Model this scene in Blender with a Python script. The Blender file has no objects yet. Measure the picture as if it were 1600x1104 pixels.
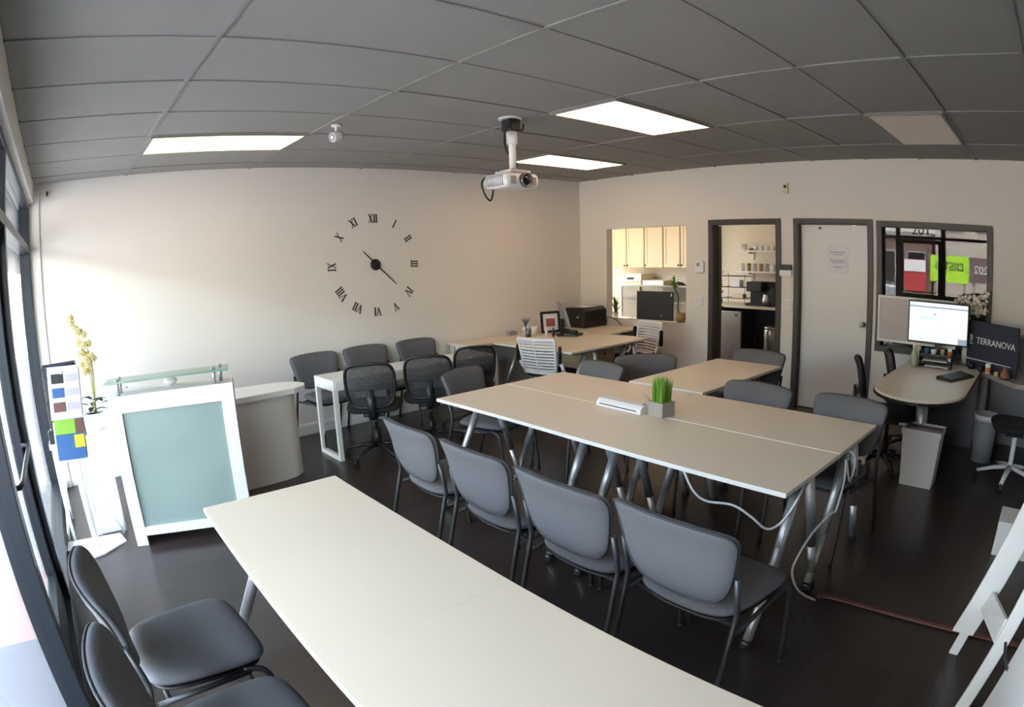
import bpy, bmesh, math, random
from mathutils import Vector, Matrix
random.seed(7)
PI = math.pi
C = bpy.context.scene.collection
H = 2.666

# ------------------------------------------------------------------ materials
def mat(name, col, rough=.5, metal=0., bump=None, vary=0., emit=None, estr=1., coat=0., spec=.5, alpha=None, trans=0.):
    m = bpy.data.materials.new(name); m.use_nodes = True
    nt = m.node_tree; N = nt.nodes; L = nt.links
    b = N['Principled BSDF']
    b.inputs['Base Color'].default_value = (*col, 1); b.inputs['Roughness'].default_value = rough
    b.inputs['Metallic'].default_value = metal; b.inputs['Coat Weight'].default_value = coat
    b.inputs['Specular IOR Level'].default_value = spec
    b.inputs['Transmission Weight'].default_value = trans
    if alpha is not None: b.inputs['Alpha'].default_value = alpha
    if emit: b.inputs['Emission Color'].default_value = (*emit, 1); b.inputs['Emission Strength'].default_value = estr
    tc = N.new('ShaderNodeTexCoord')
    if vary:
        n = N.new('ShaderNodeTexNoise'); n.inputs['Scale'].default_value = 3.; n.inputs['Detail'].default_value = 5
        r = N.new('ShaderNodeMapRange'); r.inputs[3].default_value = 1 - vary; r.inputs[4].default_value = 1 + vary
        mx = N.new('ShaderNodeMix'); mx.data_type = 'RGBA'; mx.blend_type = 'MULTIPLY'; mx.inputs[0].default_value = 1
        mx.inputs[6].default_value = (*col, 1)
        L.new(tc.outputs['Object'], n.inputs['Vector']); L.new(n.outputs['Fac'], r.inputs[0])
        L.new(r.outputs[0], mx.inputs[7]); L.new(mx.outputs[2], b.inputs['Base Color'])
    if bump:
        kind, sc, st, di = bump
        if kind == 'weave':
            n = N.new('ShaderNodeTexVoronoi'); n.inputs['Scale'].default_value = sc; o = n.outputs['Distance']
        else:
            n = N.new('ShaderNodeTexNoise'); n.inputs['Scale'].default_value = sc; n.inputs['Detail'].default_value = 4; o = n.outputs['Fac']
        bp = N.new('ShaderNodeBump'); bp.inputs['Strength'].default_value = st; bp.inputs['Distance'].default_value = di
        L.new(tc.outputs['Object'], n.inputs['Vector']); L.new(o, bp.inputs['Height']); L.new(bp.outputs[0], b.inputs['Normal'])
    return m

def glass_mat(name, tint=(1, 1, 1), boost=1.0, base=0.0):
    m = bpy.data.materials.new(name); m.use_nodes = True
    nt = m.node_tree; N = nt.nodes; L = nt.links; N.remove(N['Principled BSDF'])
    out = N['Material Output']; tr = N.new('ShaderNodeBsdfTransparent'); tr.inputs[0].default_value = (*tint, 1)
    gl = N.new('ShaderNodeBsdfGlossy'); gl.inputs['Roughness'].default_value = 0.0
    fr = N.new('ShaderNodeFresnel'); fr.inputs[0].default_value = 1.5
    ma = N.new('ShaderNodeMath'); ma.operation = 'MULTIPLY_ADD'; ma.inputs[1].default_value = boost; ma.inputs[2].default_value = base; ma.use_clamp = True
    mx = N.new('ShaderNodeMixShader')
    ge = N.new('ShaderNodeNewGeometry'); iv_ = N.new('ShaderNodeMath'); iv_.operation = 'SUBTRACT'; iv_.inputs[0].default_value = 1
    mu = N.new('ShaderNodeMath'); mu.operation = 'MULTIPLY'; L.new(ge.outputs['Backfacing'], iv_.inputs[1]); L.new(iv_.outputs[0], mu.inputs[1]); L.new(ma.outputs[0], mu.inputs[0])
    L.new(fr.outputs[0], ma.inputs[0]); L.new(mu.outputs[0], mx.inputs[0]); L.new(tr.outputs[0], mx.inputs[1]); L.new(gl.outputs[0], mx.inputs[2])
    L.new(mx.outputs[0], out.inputs[0])
    return m

def mesh_fabric(name, col, cover):
    m = bpy.data.materials.new(name); m.use_nodes = True
    nt = m.node_tree; N = nt.nodes; L = nt.links; b = N['Principled BSDF']
    b.inputs['Base Color'].default_value = (*col, 1); b.inputs['Roughness'].default_value = .7
    tr = N.new('ShaderNodeBsdfTransparent'); mx = N.new('ShaderNodeMixShader'); mx.inputs[0].default_value = cover
    tc = N.new('ShaderNodeTexCoord'); v = N.new('ShaderNodeTexVoronoi'); v.inputs['Scale'].default_value = 260
    r = N.new('ShaderNodeMapRange'); r.inputs[1].default_value = .15; r.inputs[2].default_value = .5; r.inputs[3].default_value = cover - .25; r.inputs[4].default_value = min(1, cover + .3)
    L.new(tc.outputs['Object'], v.inputs['Vector']); L.new(v.outputs['Distance'], r.inputs[0]); L.new(r.outputs[0], mx.inputs[0])
    L.new(tr.outputs[0], mx.inputs[1]); L.new(b.outputs[0], mx.inputs[2]); L.new(mx.outputs[0], N['Material Output'].inputs[0])
    return m

def floor_mat():
    m = mat('dark wood floor', (.02, .015, .013), .3, spec=.5)
    nt = m.node_tree; N = nt.nodes; L = nt.links; b = N['Principled BSDF']
    tc = N.new('ShaderNodeTexCoord'); br = N.new('ShaderNodeTexBrick')
    br.inputs['Color1'].default_value = (.046, .034, .031, 1); br.inputs['Color2'].default_value = (.036, .026, .024, 1); br.inputs['Mortar'].default_value = (.016, .012, .011, 1)
    br.inputs['Scale'].default_value = 1; br.inputs['Mortar Size'].default_value = .002; br.inputs['Brick Width'].default_value = 1.2; br.inputs['Row Height'].default_value = .125
    br.offset = .37
    n = N.new('ShaderNodeTexNoise'); n.inputs['Scale'].default_value = 2.2; n.inputs['Detail'].default_value = 6
    mp = N.new('ShaderNodeMapping'); mp.inputs['Scale'].default_value = (1, 9, 1)
    r = N.new('ShaderNodeMapRange'); r.inputs[3].default_value = .24; r.inputs[4].default_value = .36
    L.new(tc.outputs['Object'], br.inputs['Vector']); L.new(tc.outputs['Object'], mp.inputs[0]); L.new(mp.outputs[0], n.inputs['Vector'])
    L.new(br.outputs['Color'], b.inputs['Base Color']); L.new(n.outputs['Fac'], r.inputs[0]); L.new(r.outputs[0], b.inputs['Roughness'])
    bp = N.new('ShaderNodeBump'); bp.inputs['Strength'].default_value = .06; bp.inputs['Distance'].default_value = .002
    L.new(br.outputs['Fac'], bp.inputs['Height']); bp.invert = True; L.new(bp.outputs[0], b.inputs['Normal'])
    return m

M = dict(
    wall=mat('wall paint', (.80, .765, .71), .75, bump=('noise', 90, .08, .002)),
    warmwall=mat('kitchen paint', (.74, .66, .52), .75),
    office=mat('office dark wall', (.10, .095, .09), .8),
    white=mat('white paint', (.80, .79, .77), .45),
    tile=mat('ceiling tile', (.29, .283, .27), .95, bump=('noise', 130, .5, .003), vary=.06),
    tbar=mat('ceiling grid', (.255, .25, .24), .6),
    floor=floor_mat(),
    frame_dark=mat('dark brown frame', (.045, .036, .032), .45),
    alu_dark=mat('dark bronze aluminium', (.035, .04, .05), .35, .6),
    door=mat('door paint', (.78, .77, .75), .4),
    table=mat('table laminate', (.80, .695, .55), .38, vary=.015),
    edge=mat('table edge', (.82, .80, .75), .4),
    chrome=mat('brushed silver', (.58, .59, .60), .36, .75),
    greymetal=mat('grey metal tube', (.20, .21, .22), .38, .7),
    darkmetal=mat('charcoal metal', (.055, .058, .062), .4, .5),
    fabric=mat('grey woven fabric', (.132, .135, .143), .9, bump=('weave', 270, .5, .002), spec=.25),
    fabricdk=mat('fabric piping', (.05, .052, .056), .9),
    black=mat('black plastic', (.012, .012, .013), .45),
    blackfab=mat('black fabric', (.014, .014, .015), .9, bump=('weave', 220, .4, .002)),
    meshfab=mesh_fabric('black chair mesh', (.03, .03, .03), .66),
    rubber=mat('rubber', (.015, .015, .015), .8),
    whitepl=mat('white plastic', (.80, .81, .83), .35),
    glossy=mat('white gloss lacquer', (.80, .79, .76), .18),
    frost=mat('frosted green glass', (.25, .33, .305), .32, coat=.4),
    gshelf=mat('green glass shelf', (.20, .33, .25), .10, spec=.6, alpha=.93),
    glass=glass_mat('window glass', (.96, .98, .97), 1.0, 0.0),
    mirrorglass=glass_mat('office window glass', (.55, .55, .55), 1.0, .01),
    screen=mat('screen white', (.02, .02, .02), .3, emit=(.72, .86, .88), estr=.45),
    screenbar=mat('screen bar', (.02, .02, .02), .3, emit=(.10, .13, .16), estr=1.),
    screenpale=mat('screen pale', (.02, .02, .02), .3, emit=(.55, .76, .86), estr=.45),
    light_yellow=mat('yellow diffuser', (.8, .78, .6), .5, emit=(1., .78, .34), estr=.8),
    light_yellowband=mat('yellow tube band', (.8, .78, .6), .5, emit=(1., .88, .42), estr=1.1),
    light_warm=mat('warm diffuser', (.8, .7, .6), .5, emit=(1., .67, .42), estr=1.6),
    light_warmband=mat('warm tube band', (.8, .7, .6), .5, emit=(1., .76, .54), estr=2.1),
    light_dim=mat('dim diffuser', (.45, .42, .4), .5, emit=(1., .8, .6), estr=.03),
    kitchenlamp=mat('kitchen diffuser', (.8, .7, .6), .5, emit=(1., .74, .44), estr=.2),
    navy=mat('navy panel', (.018, .024, .045), .5),
    letter=mat('pale lettering', (.75, .76, .76), .5),
    grasspl=mat('grass green', (.17, .40, .03), .55),
    leaf=mat('leaf green', (.05, .13, .03), .5),
    darkleaf=mat('dark leaf', (.015, .045, .018), .4),
    petal=mat('cream petal', (.60, .50, .22), .6),
    woodgrey=mat('weathered grey wood', (.36, .33, .29), .8, vary=.25),
    cord=mat('white cable', (.75, .75, .74), .45),
    tape=mat('red brown cable tape', (.14, .055, .04), .6),
    cream=mat('cream cabinet', (.62, .49, .29), .5),
    knobm=mat('dark bronze', (.05, .035, .025), .4, .6),
    steel=mat('stainless steel', (.42, .39, .35), .35, 1.),
    counter=mat('pale counter', (.72, .64, .46), .4),
    paper=mat('paper', (.80, .80, .82), .8),
    printblue=mat('blue print', (.04, .13, .34), .6), printgreen=mat('green print', (.25, .50, .05), .6),
    printyellow=mat('yellow print', (.80, .62, .03), .6), printbrown=mat('brown print', (.16, .08, .06), .6),
    printlav=mat('lavender print', (.52, .50, .66), .8),
    greyboard=mat('grey board', (.30, .30, .32), .6),
    clearpl=mat('clear plastic', (.6, .62, .62), .1, alpha=.35),
    amber=mat('amber glass', (.45, .30, .12), .15, alpha=.7),
    orange=mat('orange print', (.65, .22, .04), .5),
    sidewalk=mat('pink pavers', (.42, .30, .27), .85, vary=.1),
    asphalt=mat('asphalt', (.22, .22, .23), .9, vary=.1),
    facade=mat('pale facade', (.44, .40, .35), .85), facadebrown=mat('brown facade', (.16, .10, .08), .85),
    facadegrey=mat('grey facade', (.25, .25, .26), .85),
    signgreen=mat('lime sign', (.42, .75, .03), .5), signbrown=mat('brown sign', (.15, .10, .09), .6),
    signred=mat('red banner', (.48, .045, .05), .6), darkletter=mat('dark lettering', (.02, .02, .02), .6),
    carblue=mat('blue car paint', (.03, .07, .18), .2, coat=1), carsilver=mat('silver car paint', (.55, .57, .6), .2, .5, coat=1),
    carglass=mat('car glass', (.02, .02, .025), .05),
    foliage=mat('street tree leaves', (.06, .14, .03), .7), bark=mat('bark', (.10, .07, .05), .9),
    panelgrey=mat('grey translucent panel', (.36, .36, .36), .5),
    picture=mat('red picture', (.35, .10, .09), .5),
)

# ------------------------------------------------------------------ mesh builder
class MB:
    def __init__(s): s.v = []; s.f = []; s.sm = []; s.mi = []; s.cur = 0
    def add(s, vs, fs, smooth=False):
        o = len(s.v); s.v += [tuple(v) for v in vs]
        for f in fs: s.f.append([i + o for i in f]); s.sm.append(smooth); s.mi.append(s.cur)
        return s
    def box(s, x0, x1, y0, y1, z0, z1, R=None, at=None):
        vs = [(x, y, z) for z in (z0, z1) for y in (y0, y1) for x in (x0, x1)]
        if R is not None: vs = [R @ Vector(v) for v in vs]
        if at is not None: vs = [Vector(v) + Vector(at) for v in vs]
        return s.add(vs, [(0, 2, 3, 1), (4, 5, 7, 6), (0, 1, 5, 4), (2, 6, 7, 3), (0, 4, 6, 2), (1, 3, 7, 5)])
    def cbox(s, c, d, R=None):
        return s.box(-d[0] / 2, d[0] / 2, -d[1] / 2, d[1] / 2, -d[2] / 2, d[2] / 2, R, c)
    def tube(s, pts, r, n=10, flat=None, ends=True):
        pts = [Vector(p) for p in pts]; vs = []; fs = []
        rr = r if isinstance(r, (list, tuple)) else [r] * len(pts)
        up = Vector((0, 0, 1)); prev = None
        for i, p in enumerate(pts):
            t = (pts[min(i + 1, len(pts) - 1)] - pts[max(i - 1, 0)]).normalized()
            if prev is None:
                a = t.cross(up if abs(t.z) < .95 else Vector((1, 0, 0))).normalized()
            else:
                a = (prev - t * prev.dot(t)).normalized()
            prev = a; b = t.cross(a)
            for k in range(n):
                q = 2 * PI * k / n
                vs.append(p + a * math.cos(q) * rr[i] + b * math.sin(q) * rr[i] * (flat or 1))
        for i in range(len(pts) - 1):
            for k in range(n): fs.append((i * n + k, i * n + (k + 1) % n, (i + 1) * n + (k + 1) % n, (i + 1) * n + k))
        s.add(vs, fs, True)
        if ends:
            o = len(s.v) - len(vs)
            s.f.append([o + k for k in reversed(range(n))]); s.sm.append(False); s.mi.append(s.cur)
            s.f.append([o + (len(pts) - 1) * n + k for k in range(n)]); s.sm.append(False); s.mi.append(s.cur)
        return s
    def loop(s, pts, r, n=8):
        pts = [Vector(p) for p in pts]; m = len(pts); vs = []; fs = []
        cen = sum(pts, Vector()) / m
        for i, p in enumerate(pts):
            t = (pts[(i + 1) % m] - pts[i - 1]).normalized(); a = (p - cen); a = (a - t * a.dot(t)).normalized(); b = t.cross(a)
            for k in range(n):
                q = 2 * PI * k / n; vs.append(p + a * math.cos(q) * r + b * math.sin(q) * r)
        for i in range(m):
            j = (i + 1) % m
            for k in range(n): fs.append((i * n + k, i * n + (k + 1) % n, j * n + (k + 1) % n, j * n + k))
        return s.add(vs, fs, True)
    def lathe(s, prof, n=24, at=(0, 0, 0), R=None):
        vs = []; fs = []
        for r, z in prof:
            for k in range(n):
                q = 2 * PI * k / n; v = Vector((r * math.cos(q), r * math.sin(q), z))
                if R is not None: v = R @ v
                vs.append(v + Vector(at))
        for i in range(len(prof) - 1):
            for k in range(n): fs.append((i * n + k, i * n + (k + 1) % n, (i + 1) * n + (k + 1) % n, (i + 1) * n + k))
        s.add(vs, fs, True)
        o = len(s.v) - len(vs)
        for i, fl in ((0, True), (len(prof) - 1, False)):
            if prof[i][0] > 1e-4:
                ring = [o + i * n + k for k in range(n)]
                s.f.append(ring[::-1] if fl else ring); s.sm.append(False); s.mi.append(s.cur)
        return s
    def prism(s, poly, z0, z1, fn=None):
        n = len(poly); fn = fn or (lambda x, y, z: (x, y, z))
        vs = [fn(x, y, z0) for x, y in poly] + [fn(x, y, z1) for x, y in poly]
        return s.add(vs, [tuple(reversed(range(n))), tuple(range(n, 2 * n))] + [(i, (i + 1) % n, n + (i + 1) % n, n + i) for i in range(n)])
    def pad(s, outline, cen, t, fn, p=5):
        """cushion: outline (u,v), thickness t, fn(u,v,w)->xyz"""
        n = len(outline); vs = []; fs = []
        S = [0.05, .3, .55, .75, .88, .95, .985, 1]
        def ring(sc, sg):
            h = t / 2 * max(0, 1 - sc ** p) ** .5
            return [fn(cen[0] + (u - cen[0]) * sc, cen[1] + (v - cen[1]) * sc, sg * h) for u, v in outline]
        rings = [ring(sc, 1) for sc in S] + [ring(sc, -1) for sc in reversed(S[:-1])]
        for r in rings: vs += r
        for i in range(len(rings) - 1):
            for k in range(n): fs.append((i * n + k, i * n + (k + 1) % n, (i + 1) * n + (k + 1) % n, (i + 1) * n + k))
        fs.append(tuple(reversed(range(n)))); fs.append(tuple((len(rings) - 1) * n + k for k in range(n)))
        return s.add(vs, fs, True)
    def sphere(s, c, r, n=12, sc=(1, 1, 1)):
        m = n // 2
        prof = [(max(1e-5, math.sin(PI * i / m)) * r, -math.cos(PI * i / m) * r) for i in range(m + 1)]
        vs = []; fs = []
        for a, z in prof:
            for k in range(n): vs.append((c[0] + a * math.cos(2 * PI * k / n) * sc[0], c[1] + a * math.sin(2 * PI * k / n) * sc[1], c[2] + z * sc[2]))
        for i in range(m):
            for k in range(n): fs.append((i * n + k, i * n + (k + 1) % n, (i + 1) * n + (k + 1) % n, (i + 1) * n + k))
        return s.add(vs, fs, True)
    def shift(s, d): s.v = [(x + d[0], y + d[1], z + d[2]) for x, y, z in s.v]; return s
    def xf(s, fn): s.v = [tuple(fn(Vector(v))) for v in s.v]; return s

def obj(name, mb, m, parent=None, bevel=0, loc=None, rz=0, label=None):
    me = bpy.data.meshes.new(name); me.from_pydata(mb.v, [], mb.f); me.update()
    for mm in (m if isinstance(m, list) else [m]): me.materials.append(M[mm] if isinstance(mm, str) else mm)
    me.polygons.foreach_set('use_smooth', mb.sm); me.polygons.foreach_set('material_index', mb.mi)
    bm = bmesh.new(); bm.from_mesh(me); bmesh.ops.recalc_face_normals(bm, faces=bm.faces); bm.to_mesh(me); bm.free()
    o = bpy.data.objects.new(name, me); C.objects.link(o)
    if parent: o.parent = parent
    if loc: o.location = loc
    o.rotation_euler.z = rz
    if bevel:
        b = o.modifiers.new('edge', 'BEVEL'); b.width = bevel; b.segments = 2; b.limit_method = 'ANGLE'; b.angle_limit = .7
    if label: o['label'] = label
    return o

def tag(o, label, cat, group=None):
    o['label'] = label; o['category'] = cat
    if group: o['group'] = group
    return o
def thing(name, label, cat, loc=(0, 0, 0), rz=0, group=None):
    o = bpy.data.objects.new(name, None); C.objects.link(o); o.location = loc; o.rotation_euler.z = rz; o.empty_display_size = .1
    return tag(o, label, cat, group)
def struct(name, mb, m, parent=None, bevel=0):
    o = obj(name, mb, m, parent, bevel)
    if not parent: o['kind'] = 'structure'
    return o
def dup(root, loc, rz, label, group=None):
    r = root.copy(); C.objects.link(r); r.location = loc; r.rotation_euler = (0, 0, rz); r['label'] = label
    if group: r['group'] = group
    def rec(a, b):
        for ch in list(a.children):
            c = ch.copy(); C.objects.link(c); c.parent = b; rec(ch, c)
    rec(root, r); return r
def text_mb(body, size, depth, fn):
    cu = bpy.data.curves.new('txt', 'FONT'); cu.body = body; cu.size = size; cu.extrude = depth / 2; cu.align_x = 'CENTER'; cu.resolution_u = 3
    o = bpy.data.objects.new('txt', cu); C.objects.link(o)
    dg = bpy.context.evaluated_depsgraph_get(); me = bpy.data.meshes.new_from_object(o.evaluated_get(dg))
    mb = MB(); mb.add([fn(*v.co) for v in me.vertices], [tuple(p.vertices) for p in me.polygons])
    bpy.data.objects.remove(o); bpy.data.curves.remove(cu); bpy.data.meshes.remove(me)
    return mb
def catmull(P, n=6, closed=False):
    out = []; m = len(P)
    for i in range(m if closed else m - 1):
        g = lambda k: Vector(P[k % m] if closed else P[max(0, min(m - 1, k))])
        a, b, c, d = g(i - 1), g(i), g(i + 1), g(i + 2)
        for k in range(n):
            t = k / n; out.append(.5 * ((2 * b) + (c - a) * t + (2 * a - 5 * b + 4 * c - d) * t * t + (3 * b - a - 3 * c + d) * t ** 3))
    if not closed: out.append(Vector(P[-1]))
    return out
def rrect(w, h, r, n=5):
    P = []
    for cx, cy, a0 in ((w / 2 - r, h / 2 - r, 0), (-w / 2 + r, h / 2 - r, 90), (-w / 2 + r, -h / 2 + r, 180), (w / 2 - r, -h / 2 + r, 270)):
        for k in range(n + 1):
            a = math.radians(a0 + 90 * k / n); P.append((cx + r * math.cos(a), cy + r * math.sin(a)))
    return P
RZ = lambda a: Matrix.Rotation(a, 3, 'Z')
RX = lambda a: Matrix.Rotation(a, 3, 'X')
RY = lambda a: Matrix.Rotation(a, 3, 'Y')

# ------------------------------------------------------------------ room shell
XL = -6.60            # end of the clock wall
GX = -6.76            # glass plane
YF = -8.6             # wall behind the camera
struct('floor', MB().box(-6.80, 2.6, YF, 1.4, -.10, 0), 'floor')
mb = MB(); mb.box(-6.655, 0, YF, 0, H + .012, H + .10)
XA, D1, G = -5.754, .922, .61
xs = [x for x in [XA + 1.22 * k for k in range(-1, 6)] if -6.655 < x < 0]
ys = [-(D1 + G * k) for k in range(-1, 13) if YF < -(D1 + G * k) < -.05]
xe = [-6.655] + xs + [0]; ye = [0] + ys + [YF]
for i in range(len(xe) - 1):
    for j in range(len(ye) - 1):
        a = [random.uniform(.000, .006) for _ in range(4)]
        x0, x1, y0, y1 = xe[i] + .008, xe[i + 1] - .008, ye[j + 1] + .008, ye[j] - .008
        mb.add([(x0, y0, H + a[0]), (x1, y0, H + a[1]), (x1, y1, H + a[2]), (x0, y1, H + a[3])], [(0, 3, 2, 1)])
mb.cur = 1
for x in xs: mb.box(x - .012, x + .012, YF, 0, H - .004, H + .02)
for y in ys: mb.box(-6.655, 0, y - .012, y + .012, H - .003, H + .02)
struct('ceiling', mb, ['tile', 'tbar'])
struct('wall_back', MB().box(XL, 0, 0, .12, 0, H + .1), 'wall')
# wall_right with pass-through, doorway, door and window openings
W = MB(); ops = [(-1.71, -.47, .82, 2.0), (-2.90, -2.075, 0, 2.0), (-3.975, -3.155, 0, 2.0), (-5.285, -4.115, .775, 1.99)]
W.box(0, .12, -.47, .12, 0, H + .1)
prev = -.47
for y0, y1, z0, z1 in ops:
    if prev > y1: W.box(0, .12, y1, prev, 0, H + .1)
    if z0 > 0: W.box(0, .12, y0, y1, 0, z0)
    W.box(0, .12, y0, y1, z1, H + .1); prev = y0
W.box(0, .12, YF, prev, 0, H + .1)
struct('wall_right', W, 'wall')
struct('wall_front', MB().box(-6.8, .12, YF - .12, YF, 0, H + .1), 'wall')
W = MB()
W.box(-6.80, XL, -.02, .12, 0, H + .1)                     # pier beside the clock wall
W.box(-6.80, -6.655, YF, -.02, 2.50, H + .1)               # header over the glazing
W.box(-6.80, -6.655, YF, -5.75, 0, 2.5)  # unseen solid stretch, added to keep daylight off the ceiling at right
struct('wall_left', W, 'wall')
struct('baseboard_back', MB().box(-6.58, -.012, -.014, 0, 0, .10).box(-6.58, -.012, -.009, 0, .10, .112), 'white', bevel=.003)
B = MB()
for a, b in ((-2.03, -.014), (-3.10, -2.95), (-8.5, -4.02)): B.box(-.014, 0, a, b, 0, .10)
struct('baseboard_right', B, 'white', bevel=.003)
# kitchen and office shells behind wall_right
K = MB(); K.box(2.2, 2.3, -3.0, 1.35, 0, 2.6); K.box(.12, 2.3, 1.25, 1.35, 0, 2.6); K.box(.12, 2.3, -3.06, -2.98, 0, 2.6)
struct('wall_kitchen_back', K, 'warmwall')
struct('ceiling_kitchen', MB().box(.12, 2.3, -3.0, 1.35, 2.5, 2.6), 'warmwall')
K = MB(); K.box(2.5, 2.6, -6.6, -3.06, 0, 2.6); K.box(.12, 2.6, -6.7, -6.6, 0, 2.6)
struct('wall_office_back', K, 'office')
struct('ceiling_office', MB().box(.12, 2.6, -6.7, -3.06, 2.5, 2.6), 'office')

def casing(name, y0, y1, z0, z1, w=.05, dep=.12, bottom=False):
    m = MB()
    for xa, xb in ((-.018, .0), ):
        m.box(xa, xb, y0 - w, y0, z0 - (w if bottom else 0), z1 + w); m.box(xa, xb, y1, y1 + w, z0 - (w if bottom else 0), z1 + w); m.box(xa, xb, y0, y1, z1, z1 + w)
        if bottom: m.box(xa, xb, y0, y1, z0 - w, z0)
    t = .012
    m.box(-.018, dep, y0, y0 + t, z0, z1); m.box(-.018, dep, y1 - t, y1, z0, z1); m.box(-.018, dep, y0 + t, y1 - t, z1 - t, z1)
    if bottom: m.box(-.018, dep, y0 + t, y1 - t, z0, z0 + t)
    return struct(name, m, 'frame_dark', bevel=.002)
f1 = casing('door_1', -2.90, -2.075, 0, 2.0)
hd = Vector((.13, -2.10, 0)); ang = math.atan2(3.72, 6.5) + .03
lf = MB().box(0, .80, -.02, .02, .01, 1.98).xf(lambda v: RZ(ang) @ v + hd)
leafo = obj('door_leaf', lf, 'frame_dark', f1, .002)
lev = MB().xf(lambda v: v)
lev.tube([(.70, -.02, .97), (.70, -.07, .97), (.60, -.075, .97)], .011); lev.lathe([(.028, 0), (.028, .012)], 14, (.70, -.02, .97), RX(PI / 2))
obj('door_handle', lev.xf(lambda v: RZ(ang) @ v + hd), mat('brass', (.75, .58, .25), .3, 1.), leafo)
f2 = casing('door_2', -3.975, -3.155, 0, 2.0)
dl = obj('door_leaf', MB().box(.06, .10, -3.96, -3.17, .008, 1.985), 'door', f2, .002)
kb = MB().lathe([(.030, 0), (.030, .006), (.012, .010), (.011, .035), (.026, .045), (.029, .06), (.020, .072), (.001, .074)], 18, (.06, -3.905, .97), RY(-PI / 2))
obj('door_handle', kb, 'chrome', dl)
st = MB().lathe([(.012, 0), (.012, .02)], 10, (.06, -3.40, 1.95), RY(-PI / 2)); obj('door_stop', st, 'black', dl)
w1 = casing('window_1', -5.285, -4.115, .775, 1.99, bottom=True)
obj('pane', MB().box(-.003, .003, -.57, .57, .787, 1.978).xf(lambda v: RZ(-.0175) @ v + Vector((.055, -4.70, 0))), 'mirrorglass', w1)
# storefront glazing (dark aluminium): bays of glass with a glass door
def bay(name, y0, y1, rails, door=False):
    m = MB(); X0, X1 = -6.80, -6.70
    m.box(X0, X1, y0, y0 + .045, 0, 2.5); m.box(X0, X1, y1 - .045, y1, 0, 2.5)
    m.box(X0, X1, y0 + .045, y1 - .045, 0, .10); m.box(X0, X1, y0 + .045, y1 - .045, 2.455, 2.5)
    for z in rails: m.box(X0, X1, y0 + .045, y1 - .045, z, z + .06)
    o = struct(name, m, 'alu_dark', bevel=.004)
    zs = [.10] + rails + [2.455]
    for i in range(len(zs) - 1):
        lo = zs[i] + (.06 if i else 0)
        if not (door and i == 0): obj('pane', MB().box(GX - .003, GX + .003, y0 + .045, y1 - .045, lo, zs[i + 1]), 'glass', o)
    return o
bay('window_2', -2.43, -.02, [2.07])
d3 = bay('door_3', -3.47, -2.43, [2.07], True)
m = MB(); y0, y1 = -3.42, -2.48
m.box(-6.785, -6.735, y0, y0 + .07, .11, 2.06); m.box(-6.785, -6.735, y1 - .07, y1, .11, 2.06); m.box(-6.785, -6.735, y0 + .07, y1 - .07, .11, .30); m.box(-6.785, -6.735, y0 + .07, y1 - .07, 1.98, 2.06)
leaf3 = obj('door_leaf', m, 'alu_dark', d3, .003)
obj('pane', MB().box(GX - .003, GX + .003, y0 + .07, y1 - .07, .30, 1.98), 'glass', leaf3)
obj('door_handle', MB().tube([(-6.735, y0 + .1, 1.0), (-6.70, y0 + .1, 1.0), (-6.69, y0 + .16, 1.0), (-6.69, y1 - .16, 1.0), (-6.70, y1 - .1, 1.0), (-6.735, y1 - .1, 1.0)], .012), 'alu_dark', leaf3)
num = text_mb('201', .30, .004, lambda x, y, z: (GX - .008 + z, -2.96 - x, 2.165 + y))
obj('lettering', num, 'darkletter', d3)
bay('window_3', -5.75, -3.47, [2.07])

# ------------------------------------------------------------------ street outside
struct('wall_neighbour', MB().box(-6.80, -6.60, .125, 16, -.1, 4.2), 'facadegrey')
struct('canopy_roof', MB().box(-8.15, -6.81, -8.6, 16, 2.53, 2.75), mat('dark canopy', (.045, .055, .075), .6))
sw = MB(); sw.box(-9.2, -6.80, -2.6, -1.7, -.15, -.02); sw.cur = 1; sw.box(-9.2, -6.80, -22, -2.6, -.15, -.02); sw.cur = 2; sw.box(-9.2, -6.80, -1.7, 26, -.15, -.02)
struct('sidewalk', sw, ['sidewalk', 'asphalt', mat('sun painted paving', (.38, .36, .34), .85)])  # third strip is paler: sunshine on the concrete, put into its colour
struct('road', MB().box(-19, -9.2, -40, 40, -.3, -.14), 'asphalt')
struct('sidewalk_far', MB().box(-23, -19, -40, 40, -.3, -.05), 'sidewalk')
def building(name, x0, x1, y0, y1, h, m, label, nw, zr):
    t = thing(name, label, 'building', ((x0 + x1) / 2, (y0 + y1) / 2, -.05))
    o = t.location
    obj('facade', MB().box(x0, x1, y0, y1, -.05, h).shift(-o), m, t)
    obj('parapet', MB().box(x0 - .1, x1 + .12, y0, y1, h, h + .25).shift(-o), 'facadegrey', t)
    for z0, z1 in zr:
        for k in range(nw):
            w = (y1 - y0) / nw; a = y0 + w * k + w * .18
            f = obj('window', MB().box(x1, x1 + .06, a, a + w * .64, z0, z1).shift(-o), 'facadegrey', t)
            obj('pane', MB().box(x1 + .05, x1 + .075, a + .08, a + w * .64 - .08, z0 + .08, z1 - .08).shift(-o), 'carglass', f)
    return t
building('shop_building', -31, -23, -5.2, .1, 4.6, 'facade', 'pale shop building across the street behind the lime sign', 3, [(3.0, 4.2)])
building('brown_building', -31, -23, .3, 6.5, 2.6, 'facadebrown', 'low brown building across the street with dark windows', 4, [(.4, 2.0)])
building('white_building', -31, -23, 7.5, 26, 6.5, 'facade', 'long pale building further up the street', 6, [(.6, 2.4), (3.6, 5.4)])
building('brick_building', -31, -23, -17, -5.4, 5.5, 'facadebrown', 'dark brown building across the street down the block', 4, [(.6, 2.4), (3.4, 4.8)])
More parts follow.
